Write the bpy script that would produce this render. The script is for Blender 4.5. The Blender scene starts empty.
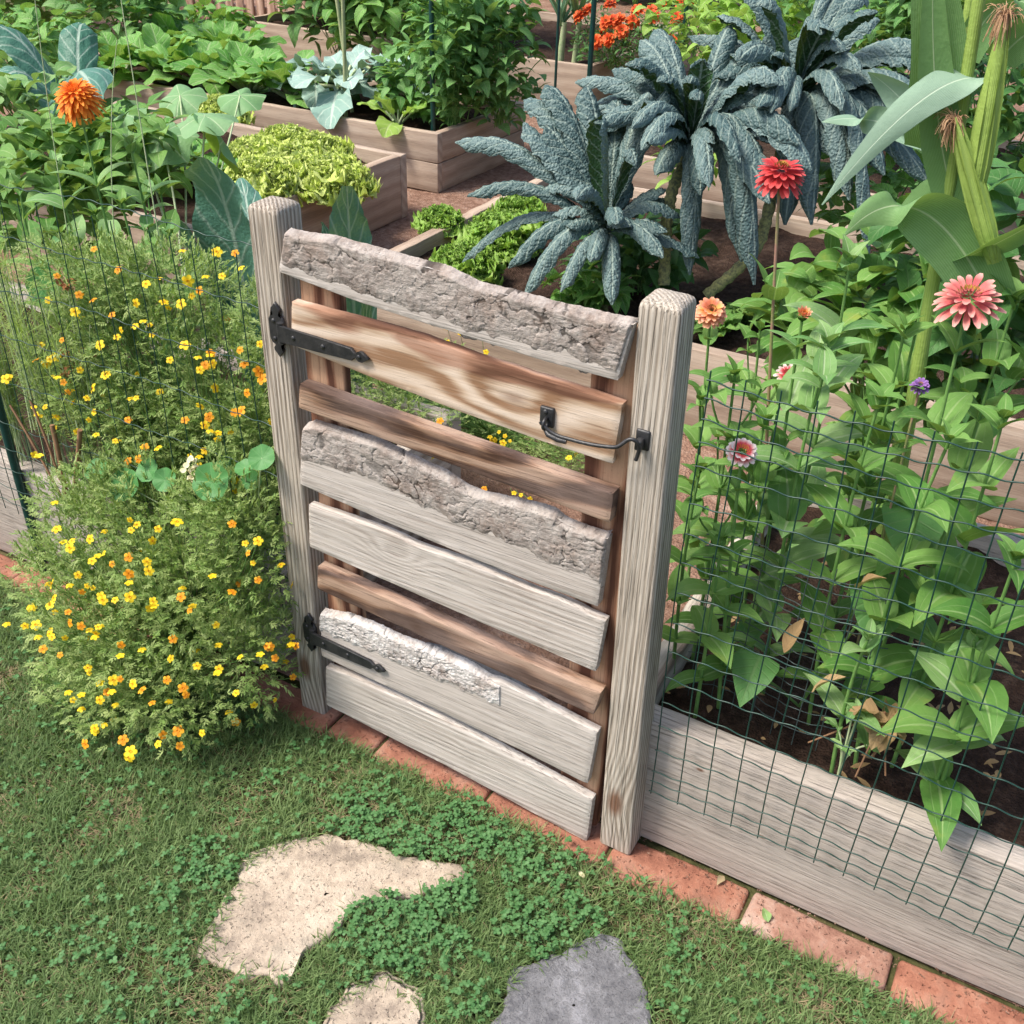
import bpy, bmesh, math, random
import numpy as np
from math import radians, sin, cos, pi
from mathutils import Matrix, Vector
random.seed(7); rng = np.random.default_rng(7)
S = bpy.context.scene; COL = S.collection

# ------------------------------------------------------------------ camera
CAM = np.array([0.4444, -1.3824, 1.7791]); FPX = 1042.85
ya, pt, ro = np.radians([28.4137, 33.2146, 1.8281])
_f = np.array([-sin(ya)*cos(pt), cos(ya)*cos(pt), -sin(pt)]); _r = np.array([cos(ya), sin(ya), 0.]); _u = np.cross(_r, _f)
_r, _u = cos(ro)*_r+sin(ro)*_u, -sin(ro)*_r+cos(ro)*_u
cd = bpy.data.cameras.new('camera'); co = bpy.data.objects.new('camera', cd); COL.objects.link(co)
m = Matrix.Identity(4)
for i in range(3):
    m[i][0] = _r[i]; m[i][1] = _u[i]; m[i][2] = -_f[i]; m[i][3] = CAM[i]
co.matrix_world = m
cd.sensor_width = 36; cd.lens = 36*FPX/1024; cd.clip_start = .05; cd.clip_end = 500
S.camera = co
def at(px, py, ax, val):
    """a point read off the photograph, on the plane ax = val of the garden"""
    a = 'xyz'.index(ax); d = _f+_r*(px-512)/FPX-_u*(py-512)/FPX; t = (val-CAM[a])/d[a]
    return CAM+t*d

# ------------------------------------------------------------------ world and sun
W = bpy.data.worlds.new('World'); S.world = W; W.use_nodes = True
wn = W.node_tree; bg = wn.nodes['Background']; sky = wn.nodes.new('ShaderNodeTexSky')
SUN_EL, SUN_AZ = radians(56), radians(-132)      # azimuth measured from +y towards +x: sun behind the camera's left shoulder
sky.sky_type = 'NISHITA'; sky.sun_disc = False; sky.sun_elevation = SUN_EL; sky.sun_rotation = SUN_AZ
sky.air_density = 1.0; sky.dust_density = 3.5; sky.ozone_density = .7
wn.links.new(sky.outputs[0], bg.inputs[0]); bg.inputs[1].default_value = .15
sd = bpy.data.lights.new('sun', 'SUN'); so = bpy.data.objects.new('sun', sd); COL.objects.link(so)
sd.energy = 3.0; sd.angle = radians(16); sd.color = (1, .94, .85)
v = Vector((sin(SUN_AZ)*cos(SUN_EL), cos(SUN_AZ)*cos(SUN_EL), sin(SUN_EL)))
so.rotation_euler = v.to_track_quat('Z', 'Y').to_euler()
S.view_settings.view_transform = 'Standard'; S.view_settings.look = 'None'; S.view_settings.gamma = 1
S.view_settings.exposure = .7

# ------------------------------------------------------------------ mesh tools
class G:
    def __init__(s): s.v = []; s.q = []; s.t = []; s.uv = []; s.r = []; s.n = 0
    def add(s, v, f, uv=None, rnd=0.5):
        v = np.asarray(v, float).reshape(-1, 3); f = np.asarray(f, int)
        if len(v) == 0 or len(f) == 0: return s
        (s.q if f.shape[1] == 4 else s.t).append(f+s.n)
        s.v.append(v); s.uv.append(np.zeros((len(v), 2)) if uv is None else np.asarray(uv, float))
        s.r.append(np.full(len(v), rnd) if np.isscalar(rnd) else np.asarray(rnd, float)); s.n += len(v); return s
    def mesh(s, name, mats, smooth=True, orig=None):
        me = bpy.data.meshes.new(name)
        v = np.concatenate(s.v); 
        if orig is not None: v = v-np.asarray(orig)
        q = np.concatenate(s.q) if s.q else np.zeros((0, 4), int); t = np.concatenate(s.t) if s.t else np.zeros((0, 3), int)
        me.vertices.add(len(v)); me.vertices.foreach_set('co', v.astype(np.float32).ravel())
        me.loops.add(q.size+t.size); me.polygons.add(len(q)+len(t))
        li = np.concatenate([q.ravel(), t.ravel()]).astype(np.int32)
        me.loops.foreach_set('vertex_index', li)
        ls = np.concatenate([np.arange(len(q))*4, q.size+np.arange(len(t))*3]).astype(np.int32)
        me.polygons.foreach_set('loop_start', ls)
        me.polygons.foreach_set('use_smooth', np.full(len(ls), smooth))
        me.update(calc_edges=True)
        uvl = me.uv_layers.new(name='UVMap'); uv = np.concatenate(s.uv)[li]
        uvl.data.foreach_set('uv', uv.astype(np.float32).ravel())
        a = me.attributes.new('rnd', 'FLOAT', 'POINT'); a.data.foreach_set('value', np.concatenate(s.r).astype(np.float32))
        for mm in (mats if isinstance(mats, (list, tuple)) else [mats]): me.materials.append(mm)
        return me
    def build(s, name, mat, parent=None, smooth=True, orig=None):
        o = bpy.data.objects.new(name, s.mesh(name, mat, smooth, orig)); COL.objects.link(o)
        if orig is not None: o.location = orig
        if parent is not None:
            o.parent = parent
            if orig is None: o.location = -np.array(worldloc(parent))
            else: o.location = np.array(orig)-np.array(worldloc(parent))
        return o
def worldloc(o):
    p = np.zeros(3)
    while o is not None: p = p+np.array(o.location); o = o.parent
    return p
def tag(o, label=None, cat=None, group=None, kind=None):
    if label: o['label'] = label
    if cat: o['category'] = cat
    if group: o['group'] = group
    if kind: o['kind'] = kind
    return o
def thing(name, loc, label, cat, group=None):
    o = bpy.data.objects.new(name, None); o.empty_display_size = .05; COL.objects.link(o); o.location = loc
    return tag(o, label, cat, group)
def hsh(*a):
    x = np.sin(sum(np.asarray(k, float)*c for k, c in zip(a, (127.1, 311.7, 74.7))))*43758.5453
    return x-np.floor(x)
def vnoise(x, y, z=0.0):
    x = np.asarray(x, float); y = np.asarray(y, float); xi = np.floor(x); yi = np.floor(y); fx = x-xi; fy = y-yi
    fx = fx*fx*(3-2*fx); fy = fy*fy*(3-2*fy)
    return (hsh(xi, yi, z)*(1-fx)+hsh(xi+1, yi, z)*fx)*(1-fy)+(hsh(xi, yi+1, z)*(1-fx)+hsh(xi+1, yi+1, z)*fx)*fy
def fbm(x, y, z=0.0, o=4):
    return sum(vnoise(x*2**k, y*2**k, z+k*7.3)*.5**(k+1) for k in range(o))
def grid_faces(n, m, off=0):
    i, j = np.meshgrid(np.arange(n), np.arange(m), indexing='ij'); a = (i*(m+1)+j).ravel()+off
    return np.stack([a, a+(m+1), a+(m+2), a+1], 1)
def multi_faces(N, n, m):
    f = grid_faces(n, m); k = (n+1)*(m+1)
    return (f[None]+(np.arange(N)*k)[:, None, None]).reshape(-1, 4)
def tube(g, pts, rad, k=6, rnd=.5, caps=True):
    pts = np.asarray(pts, float); n = len(pts); rad = np.broadcast_to(rad, n)
    T = np.gradient(pts, axis=0); T /= np.linalg.norm(T, axis=1)[:, None]+1e-12
    ref = np.array([0, 0, 1.]) if abs(T[0, 2]) < .8 else np.array([1., 0, 0])
    A = np.cross(T, ref); A /= np.linalg.norm(A, axis=1)[:, None]+1e-12; B = np.cross(T, A)
    th = np.arange(k)/k*2*pi
    v = pts[:, None]+rad[:, None, None]*(A[:, None]*np.cos(th)[None, :, None]+B[:, None]*np.sin(th)[None, :, None])
    i, j = np.meshgrid(np.arange(n-1), np.arange(k), indexing='ij'); j2 = (j+1) % k
    f = np.stack([i*k+j, i*k+j2, (i+1)*k+j2, (i+1)*k+j], -1).reshape(-1, 4)
    L = np.concatenate([[0], np.cumsum(np.linalg.norm(np.diff(pts, axis=0), axis=1))])
    uv = np.stack([np.broadcast_to(th/(2*pi), (n, k)), np.broadcast_to(L[:, None], (n, k))], -1).reshape(-1, 2)
    g.add(v.reshape(-1, 3), f, uv, rnd)
    if caps:
        for e, s in ((0, 1), (n-1, -1)):
            vv = np.vstack([v[e], pts[e]]); ff = np.array([[i, (i+1) % k, k][::s] for i in range(k)])
            g.add(vv, ff, np.zeros((k+1, 2)), rnd)
def bez(p0, p1, p2, n):
    t = np.linspace(0, 1, n+1)[:, None]; p0, p1, p2 = map(np.asarray, (p0, p1, p2))
    return (1-t)**2*p0+2*t*(1-t)*p1+t*t*p2
def prof(*pts):
    x = [p[0] for p in pts]; y = [p[1] for p in pts]
    def f(t):
        xs = np.linspace(0, 1, 101); ys = np.interp(xs, x, y); k = np.array([1, 4, 7, 4, 1.])/17
        yy = np.convolve(np.pad(ys, 2, 'edge'), k, 'valid'); yy = np.convolve(np.pad(yy, 2, 'edge'), k, 'valid')
        return np.interp(t, xs, yy)
    return f
P_ZIN = prof((0, .55), (.08, .85), (.25, 1), (.45, .93), (.65, .68), (.85, .28), (1, 0))
P_OVA = prof((0, .05), (.06, .3), (.2, .85), (.38, 1), (.6, .8), (.82, .4), (1, 0))
P_HRT = prof((0, .35), (.06, .9), (.2, 1.), (.45, .85), (.7, .5), (.88, .2), (1, 0))
P_PET = prof((0, .25), (.3, .7), (.65, 1), (.85, .9), (1, .35))
P_LAN = prof((0, .12), (.2, .7), (.4, 1), (.65, .75), (.85, .35), (1, 0))
P_KALE = prof((0, .08), (.12, .16), (.2, .6), (.35, .9), (.6, 1), (.82, .95), (.93, .75), (1, .04))
P_CHARD = prof((0, .09), (.3, .1), (.4, .45), (.55, .9), (.75, 1), (.9, .7), (1, .15))
P_CORN = prof((0, .8), (.1, .95), (.35, 1), (.6, .8), (.85, .4), (1, .02))
P_LET = prof((0, .3), (.2, .5), (.5, .85), (.8, 1), (1, .8))
P_GRASS = prof((0, 1), (.5, .8), (1, .02))
P_LEAF = prof((0, .2), (.3, 1), (.7, .8), (1, .05))
def rr(a, b, n): return rng.uniform(a, b, n)
def leaves(g, base, az, el, L, Wd, bend=.6, pr=P_OVA, fold=.25, wave=0., wf=3., roll=0., n=6, m=4, pet=0., rnd=None, lobes=0., jitter=0.):
    """N leaves at once: base (N,3), azimuth, elevation, length, half width, bend (radians along the leaf)"""
    base = np.asarray(base, float).reshape(-1, 3); N = len(base)
    if N == 0: return
    bc = lambda a: np.broadcast_to(np.asarray(a, float), (N,)).copy()
    az, el, L, Wd, bend, roll, fold, wave = map(bc, (az, el, L, Wd, bend, roll, fold, wave))
    rnd = rng.random(N) if rnd is None else bc(rnd)
    t = np.linspace(0, 1, n+1); s = np.linspace(-1, 1, m+1)
    phi = el[:, None]-bend[:, None]*(t[None]**1.3)
    st = L[:, None]/n
    pm = (phi[:, 1:]+phi[:, :-1])/2
    hx = np.concatenate([np.zeros((N, 1)), np.cumsum(np.cos(pm)*st, 1)], 1); hz = np.concatenate([np.zeros((N, 1)), np.cumsum(np.sin(pm)*st, 1)], 1)
    h = np.stack([np.cos(az), np.sin(az), 0*az], 1); s0 = np.stack([-np.sin(az), np.cos(az), 0*az], 1); z = np.array([0, 0, 1.])
    c = base[:, None]+hx[..., None]*h[:, None]+hz[..., None]*z
    nn = -np.sin(phi)[..., None]*h[:, None]+np.cos(phi)[..., None]*z
    cr, sr = np.cos(roll)[:, None, None], np.sin(roll)[:, None, None]
    sd_ = cr*s0[:, None]+sr*nn; n2 = cr*nn-sr*s0[:, None]
    w = Wd[:, None]*pr(t)[None]                                        # N,n+1
    if lobes: w = w*(1+lobes*(np.abs(np.sin(t*wf*5+rnd[:, None]*6))-.5))
    ss = s[None, None]; wv = w[..., None]
    ph = rnd[:, None, None]*20
    lift = np.abs(ss)*wv*np.sin(fold)[:, None, None]+wave[:, None, None]*np.abs(ss)**1.5*(np.sin(t[None, :, None]*wf*2*pi+ph+ss*2.1)*wv)
    P = c[:, :, None]+sd_[:, :, None]*(ss*wv*np.cos(fold)[:, None, None])[..., None]+n2[:, :, None]*lift[..., None]
    if jitter: P = P+rng.normal(0, jitter, P.shape)
    uv = np.broadcast_to(np.stack(np.meshgrid(t, s, indexing='ij')[::-1], -1)[None], (N, n+1, m+1, 2)).reshape(-1, 2)
    g.add(P.reshape(-1, 3), multi_faces(N, n, m), uv, np.repeat(rnd, (n+1)*(m+1)))
def bleaf(g, p0, p1, p2, w, pr=P_KALE, face=None, curl=.3, n=50, m=12, pucker=0., wave=0., wf=4., twist=0., roll=0., rnd=None, lobes=0., vein=0.):
    """one long leaf along a Bezier curve"""
    c = bez(p0, p1, p2, n); T = np.gradient(c, axis=0); T /= np.linalg.norm(T, axis=1)[:, None]
    h = np.asarray(p2, float)-np.asarray(p0, float); h[2] = 0
    if np.linalg.norm(h) < .03: h = np.array([.3, -1, 0])
    if face is not None: h = np.array(face, float)
    s0 = np.cross([0, 0, 1.], h); s0 /= np.linalg.norm(s0)
    s1 = s0[None]-(T@s0)[:, None]*T; s1 /= np.linalg.norm(s1, axis=1)[:, None]
    n1 = np.cross(T, s1); t = np.linspace(0, 1, n+1); a = roll+twist*t
    sx = np.cos(a)[:, None]*s1+np.sin(a)[:, None]*n1; nx = np.cos(a)[:, None]*n1-np.sin(a)[:, None]*s1
    s = np.linspace(-1, 1, m+1); ww = w*pr(t)
    if lobes: ww = ww*(1+lobes*(hsh(np.arange(n+1), p0[0]*50)-.5))
    ang = curl*s                                                        # rolled back rim: section is an arc
    X = np.sin(ang)/max(abs(curl), 1e-3) if abs(curl) > .01 else s
    Z = (np.cos(ang)-1)/max(abs(curl), 1e-3)*np.sign(curl) if abs(curl) > .01 else 0*s
    rd = rng.random() if rnd is None else rnd
    off = ww[:, None]*Z[None]+wave*ww[:, None]*np.abs(s)[None]**2*np.sin(t[:, None]*wf*2*pi+rd*9+s[None]*1.5)
    if pucker:
        q = rng.random((n+1, m+1)); q[1:] = (q[1:]+q[:-1]*.6)/1.3;  q = (q-.5)*pucker*np.minimum(1, ww[:, None]/(w*.4))*np.where(np.abs(s)[None] < .12, .1, 1)
        off = off+q
    P = c[:, None]+sx[:, None]*(ww[:, None]*X[None])[..., None]+nx[:, None]*off[..., None]
    uv = np.stack(np.meshgrid(t, s, indexing='ij')[::-1], -1).reshape(-1, 2)
    g.add(P.reshape(-1, 3), grid_faces(n, m), uv, rd)
def disc_leaf(g, c, nrm, R, up=None, lobes=0, depth=0., cup=.15, wob=.05, sinus=0., rings=5, k=36, rnd=None):
    """round leaf (squash, nasturtium); centre c, normal nrm"""
    nrm = np.asarray(nrm, float); nrm /= np.linalg.norm(nrm)
    a = np.array(up if up is not None else [0, -1, 0.], float); a -= a@nrm*nrm; a /= np.linalg.norm(a); b = np.cross(nrm, a)
    th = np.arange(k+1)/k*2*pi; r = np.linspace(0, 1, rings+1); rd = rng.random() if rnd is None else rnd
    R_ = R*(1+depth*np.cos(lobes*th)*(1 if lobes else 0)+wob*np.sin(th*7+rd*9)*.5)
    if sinus: R_ = R_*(1-sinus*np.exp(-((th-pi)/.28)**2))
    rr_ = r[:, None]*R_[None]
    z = cup*R*(r[:, None]**2)+wob*R*r[:, None]**2*np.sin(th*5+rd*20)[None]*1.2+.05*R*np.abs(np.sin(th*(lobes or 5)/2))[None]*r[:, None]
    P = np.asarray(c)+rr_[..., None]*(np.cos(th)[None, :, None]*a+np.sin(th)[None, :, None]*b)+z[..., None]*nrm
    uv = np.stack([np.broadcast_to(th/(2*pi), rr_.shape), np.broadcast_to(r[:, None], rr_.shape)], -1).reshape(-1, 2)
    g.add(P.reshape(-1, 3), grid_faces(rings, k), uv, rd)

# ------------------------------------------------------------------ materials
class NT:
    def __init__(s, name):
        s.m = bpy.data.materials.new(name); s.m.use_nodes = True; s.t = s.m.node_tree; s.t.nodes.clear()
        s.out = s.n('ShaderNodeOutputMaterial')
    def n(s, ty, **k):
        nd = s.t.nodes.new(ty)
        for a, b in k.items(): setattr(nd, a, b)
        return nd
    def l(s, a, b): s.t.links.new(a, b)
    def set(s, sock, v):
        if hasattr(v, 'links') or hasattr(v, 'is_linked'): s.l(v, sock)
        else: sock.default_value = v
    def math(s, op, a, b=0., c=None):
        nd = s.n('ShaderNodeMath', operation=op); s.set(nd.inputs[0], a); s.set(nd.inputs[1], b)
        if c is not None: s.set(nd.inputs[2], c)
        return nd.outputs[0]
    def vmath(s, op, a, b):
        nd = s.n('ShaderNodeVectorMath', operation=op); s.set(nd.inputs[0], a); s.set(nd.inputs[1], b); return nd.outputs[0]
    def obj(s): return s.n('ShaderNodeTexCoord').outputs['Object']
    def attr(s, nm='rnd'): return s.n('ShaderNodeAttribute', attribute_name=nm).outputs['Fac']
    def noise(s, vec, sc, det=4, rough=.55, dist=0., col=False):
        nd = s.n('ShaderNodeTexNoise'); s.set(nd.inputs['Vector'], vec); nd.inputs['Scale'].default_value = sc
        nd.inputs['Detail'].default_value = det; nd.inputs['Roughness'].default_value = rough; nd.inputs['Distortion'].default_value = dist
        return nd.outputs['Color' if col else 'Fac']
    def vor(s, vec, sc, feat='F1', out='Distance', rnd=1.):
        nd = s.n('ShaderNodeTexVoronoi', feature=feat); s.set(nd.inputs['Vector'], vec); nd.inputs['Scale'].default_value = sc
        nd.inputs['Randomness'].default_value = rnd; return nd.outputs[out]
    def ramp(s, f, *st):
        nd = s.n('ShaderNodeValToRGB'); s.set(nd.inputs[0], f); e = nd.color_ramp.elements
        while len(e) < len(st): e.new(.5)
        for el, (p, c) in zip(e, st): el.position = p; el.color = (c, c, c, 1) if np.isscalar(c) else (*c[:3], 1)
        return nd.outputs[0]
    def mix(s, f, a, b, mode='MIX'):
        nd = s.n('ShaderNodeMix', data_type='RGBA', blend_type=mode); s.set(nd.inputs[0], f)
        for i, x in ((6, a), (7, b)):
            s.set(nd.inputs[i], x if not isinstance(x, tuple) else (*x[:3], 1))
        return nd.outputs[2]
    def bump(s, h, st=.5, d=.01, nrm=None):
        nd = s.n('ShaderNodeBump'); s.set(nd.inputs['Height'], h); nd.inputs['Strength'].default_value = st; nd.inputs['Distance'].default_value = d
        if nrm is not None: s.l(nrm, nd.inputs['Normal'])
        return nd.outputs[0]
    def bsdf(s, col, rough=.7, nrm=None, spec=.4, transl=0., tcol=None, metal=0., sheen=0., coat=0.):
        b = s.n('ShaderNodeBsdfPrincipled'); s.set(b.inputs['Base Color'], (*col, 1) if isinstance(col, tuple) else col)
        s.set(b.inputs['Roughness'], rough); b.inputs['Specular IOR Level'].default_value = spec; b.inputs['Metallic'].default_value = metal
        b.inputs['Sheen Weight'].default_value = sheen; b.inputs['Coat Weight'].default_value = coat
        if nrm is not None: s.l(nrm, b.inputs['Normal'])
        o = b.outputs[0]
        if transl:
            tr = s.n('ShaderNodeBsdfTranslucent'); s.set(tr.inputs[0], tcol if tcol is not None else col if not isinstance(col, tuple) else (*col, 1))
            if nrm is not None: s.l(nrm, tr.inputs['Normal'])
            mx = s.n('ShaderNodeMixShader'); mx.inputs[0].default_value = transl; s.l(o, mx.inputs[1]); s.l(tr.outputs[0], mx.inputs[2]); o = mx.outputs[0]
        s.l(o, s.out.inputs[0]); return s.m

def leafmat(name, c1, c2, vein=(.3, .4, .2), kind='side', nv=9, rough=.5, transl=.3, bump=.35, spec=.22, under=None, blister=0., vw=1., blot=None):
    s = NT(name); uv = s.n('ShaderNodeUVMap', uv_map='UVMap').outputs[0]; sp = s.n('ShaderNodeSeparateXYZ'); s.l(uv, sp.inputs[0])
    r = s.attr(); o = s.obj(); au = s.math('ABSOLUTE', sp.outputs[0])
    n = s.noise(o, 28, 4); base = s.mix(s.math('MULTIPLY_ADD', r, .75, s.math('MULTIPLY_ADD', n, .7, -.25)), c1, c2)
    if kind == 'disc':
        a = s.math('ABSOLUTE', s.math('SUBTRACT', s.math('FRACT', s.math('MULTIPLY', sp.outputs[0], nv)), .5))
        vf = s.ramp(s.math('MULTIPLY', a, s.math('ADD', sp.outputs[1], .15)), (0, 1.), (.02*vw, .6), (.05*vw, 0.))
    else:
        mid = s.ramp(au, (0, 1.), (.05*vw, .85), (.1*vw, 0.))
        if kind == 'side':
            fr = s.math('FRACT', s.math('SUBTRACT', s.math('MULTIPLY', sp.outputs[1], nv), s.math('MULTIPLY', au, nv*.22)))
            side = s.ramp(s.math('ABSOLUTE', s.math('SUBTRACT', fr, .5)), (0, .75), (.06, .4), (.14, 0.))
        elif kind == 'par':
            side = s.ramp(s.math('ABSOLUTE', s.math('SUBTRACT', au, .48)), (0, .5), (.05, 0.))
        else:
            side = s.ramp(s.math('FRACT', s.math('MULTIPLY', sp.outputs[0], nv)), (0, .35), (.3, 0.), (1., .3))
        vf = s.math('MAXIMUM', mid, side)
    col = s.mix(s.math('MULTIPLY', vf, .7), base, vein)
    if blot: col = s.mix(s.ramp(s.noise(o, 14, 5), (.6, 0.), (.76, .7)), col, blot)
    if under:
        col = s.mix(s.n('ShaderNodeNewGeometry').outputs['Backfacing'], col, s.mix(s.math('MULTIPLY', vf, .9), under, vein))
    h = s.math('ADD', s.math('MULTIPLY', vf, -.6), s.math('MULTIPLY', s.noise(o, 90, 3), .8))
    if blister:
        h = s.math('ADD', h, s.math('MULTIPLY', s.ramp(s.vor(o, 130, 'SMOOTH_F1'), (0, 1.), (.75, 0.)), blister))
    nr = s.bump(h, bump, .006)
    return s.bsdf(col, rough, nr, spec, transl, s.mix(.6, col, (.35, .5, .05), 'MIX') if transl else None)
MAT = {}
MAT['zin'] = leafmat('zinnia_leaf', (.065, .19, .035), (.22, .39, .10), (.3, .44, .17), 'par', rough=.55, transl=.3, under=(.1, .22, .06), blot=(.3, .33, .06))
MAT['zin2'] = leafmat('pale_zinnia_leaf', (.10, .26, .07), (.29, .44, .17), (.4, .5, .3), 'par', rough=.55, transl=.25)
MAT['kale'] = leafmat('kale_leaf', (.04, .085, .085), (.125, .195, .19), (.3, .38, .32), 'side', nv=9, rough=.55, transl=.04, bump=.7, blister=1.2, under=(.035, .095, .035), vw=.9, spec=.45)
MAT['collard'] = leafmat('collard_leaf', (.05, .16, .11), (.11, .25, .19), (.45, .55, .45), 'side', nv=8, rough=.45, transl=.12, bump=.5, blister=.4, vw=.9)
MAT['glauc'] = leafmat('glaucous_leaf', (.2, .34, .28), (.34, .48, .42), (.5, .6, .5), 'side', nv=8, rough=.5, transl=.1, bump=.5)
MAT['chard'] = leafmat('leafy_green', (.09, .28, .045), (.24, .47, .12), (.4, .52, .25), 'side', nv=9, rough=.45, transl=.3, bump=.6, blister=.5)
MAT['lettuce'] = leafmat('lettuce_leaf', (.6, .74, .12), (.82, .9, .36), (.6, .72, .3), 'side', nv=6, rough=.45, transl=.4, bump=.5, blister=.6)
MAT['lettuce2'] = leafmat('loose_lettuce_leaf', (.2, .42, .05), (.38, .58, .13), (.55, .66, .3), 'side', nv=6, rough=.5, transl=.4, bump=.4)
MAT['bean'] = leafmat('bean_leaf', (.055, .19, .04), (.19, .38, .12), (.3, .45, .2), 'side', nv=6, rough=.5, transl=.3)
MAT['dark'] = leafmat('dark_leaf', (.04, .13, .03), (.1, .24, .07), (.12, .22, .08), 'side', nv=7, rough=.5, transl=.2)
MAT['corn'] = leafmat('corn_leaf', (.07, .2, .05), (.15, .31, .1), (.55, .65, .4), 'long', nv=14, rough=.5, transl=.25, bump=.35, vw=.5)
MAT['cornp'] = leafmat('dusty_corn_leaf', (.17, .3, .2), (.25, .38, .28), (.55, .65, .5), 'long', nv=14, rough=.5, transl=.15, bump=.35, vw=.5)
MAT['husk'] = leafmat('corn_husk', (.2, .33, .05), (.36, .49, .11), (.5, .6, .28), 'long', nv=18, rough=.4, transl=.15, bump=.4, vw=.1)
MAT['squash'] = leafmat('squash_leaf', (.14, .32, .12), (.26, .44, .22), (.5, .62, .38), 'disc', nv=7, rough=.5, transl=.3, bump=.4, under=(.25, .4, .04))
MAT['nast'] = leafmat('nasturtium_leaf', (.05, .19, .045), (.11, .3, .10), (.2, .4, .15), 'disc', nv=9, rough=.45, transl=.25, bump=.2)
MAT['mar'] = leafmat('marigold_foliage', (.13, .25, .05), (.42, .5, .2), (.3, .4, .15), 'none', nv=1, rough=.6, transl=.3, bump=.1)
MAT['fen'] = leafmat('wispy_foliage', (.2, .32, .05), (.36, .48, .14), (.4, .5, .2), 'none', nv=1, rough=.6, transl=.3, bump=.1)
MAT['grass'] = leafmat('grass_blade', (.055, .11, .03), (.22, .30, .12), (.2, .3, .12), 'none', nv=1, rough=.6, transl=.25, bump=0.)
MAT['dry'] = leafmat('dry_leaf', (.3, .19, .09), (.45, .32, .17), (.3, .2, .1), 'side', nv=7, rough=.8, transl=.2)
MAT['drygrass'] = leafmat('dry_thatch', (.22, .17, .10), (.38, .31, .19), (.3, .2, .1), 'none', nv=7, rough=.8, transl=.1, bump=0)
MAT['clov'] = leafmat('clover_leaf', (.035, .125, .035), (.11, .24, .09), (.2, .34, .14), 'side', nv=5, rough=.55, transl=.2, bump=.1)
MAT['leek'] = leafmat('leek_leaf', (.1, .2, .1), (.17, .3, .17), (.25, .4, .2), 'long', nv=5, rough=.5, transl=.1)
def plain(name, c, rough=.6, c2=None, sc=40, metal=0., spec=.4, bump=.2, transl=0., coat=0.):
    s = NT(name); n = s.noise(s.obj(), sc, 5)
    col = s.mix(s.ramp(n, (.35, 0.), (.65, 1.)), c, c2 or tuple(x*.7 for x in c))
    return s.bsdf(col, rough, s.bump(s.noise(s.obj(), sc*3, 4), bump, .004), spec, transl, None, metal, coat=coat)
def petalmat(name, c1, c2, tip, transl=.25, rough=.55, lo=.6):
    s = NT(name); uv = s.n('ShaderNodeUVMap', uv_map='UVMap').outputs[0]; sp = s.n('ShaderNodeSeparateXYZ'); s.l(uv, sp.inputs[0])
    base = s.mix(s.attr(), c1, c2); col = s.mix(s.ramp(sp.outputs[1], (lo, 0.), (min(1, lo+.4), .9 if lo < .5 else .8)), base, tip)
    ln = s.ramp(s.math('FRACT', s.math('MULTIPLY', sp.outputs[0], 3)), (0, 1.), (.5, 0.), (1, 1.))
    return s.bsdf(col, rough, s.bump(ln, .25, .002), .3, transl)
MAT['stem'] = plain('green_stem', (.16, .3, .08), .55, (.1, .22, .05))
MAT['redstem'] = plain('reddish_stem', (.32, .17, .13), .55, (.2, .24, .08))
MAT['brownstem'] = plain('brown_stem', (.28, .15, .08), .7, (.18, .1, .05))
MAT['palestem'] = plain('pale_stem', (.45, .5, .3), .5, (.3, .42, .2))
MAT['kstalk'] = plain('scarred_kale_stalk', (.42, .42, .16), .7, (.13, .14, .08), sc=90, bump=1.)
MAT['p_or'] = petalmat('orange_petal', (.75, .13, .01), (.9, .27, .02), (.9, .35, .03))
MAT['p_red'] = petalmat('crimson_petal', (.5, .03, .035), (.62, .07, .07), (.68, .13, .12))
MAT['p_red2'] = petalmat('scarlet_petal', (.6, .05, .015), (.75, .12, .02), (.8, .2, .04))
MAT['p_pink'] = petalmat('salmon_petal', (.52, .075, .09), (.66, .2, .17), (.78, .5, .42))
MAT['p_mix'] = petalmat('coral_petal', (.75, .2, .12), (.85, .4, .1), (.85, .5, .35))
MAT['p_wr'] = petalmat('white_tipped_petal', (.62, .05, .07), (.7, .1, .12), (.85, .8, .75), lo=.42)
MAT['p_yel'] = petalmat('yellow_petal', (.88, .55, .01), (.95, .72, .03), (.95, .7, .03))
MAT['p_amb'] = petalmat('amber_petal', (.8, .27, .01), (.9, .42, .02), (.9, .5, .03))
MAT['p_yc'] = plain('flower_eye', (.75, .3, .01), .7)
MAT['p_dk'] = plain('dark_flower_disc', (.2, .07, .02), .8, (.35, .2, .02), sc=150)
MAT['p_cream'] = petalmat('cream_petal', (.75, .68, .4), (.8, .75, .5), (.85, .8, .6))
MAT['p_pur'] = petalmat('purple_petal', (.2, .08, .3), (.3, .15, .42), (.35, .2, .5))
MAT['seed'] = plain('rusty_seed_head', (.4, .14, .05), .8, (.25, .12, .04), sc=120)
MAT['iron'] = plain('black_iron', (.014, .015, .018), .42, (.03, .03, .032), sc=60, metal=.0, spec=.55, bump=.25)
MAT['wire'] = plain('green_coated_wire', (.008, .05, .036), .4, (.006, .036, .028), sc=60, spec=.5, bump=.1)
MAT['wireg'] = plain('weathered_wire', (.06, .09, .085), .45, (.03, .05, .05), sc=60, spec=.5, bump=.1)
MAT['stake'] = plain('green_enamel_stake', (.008, .05, .045), .35, (.006, .035, .03), sc=30, spec=.5)
MAT['bamboo'] = plain('bamboo_cane', (.35, .36, .2), .55, (.25, .3, .15), sc=20)
MAT['silk'] = plain('corn_silk', (.5, .38, .2), .7, (.32, .18, .1), sc=60)
MAT['tassel'] = plain('brown_silk', (.5, .33, .18), .7, (.3, .16, .09), sc=60)

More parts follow.
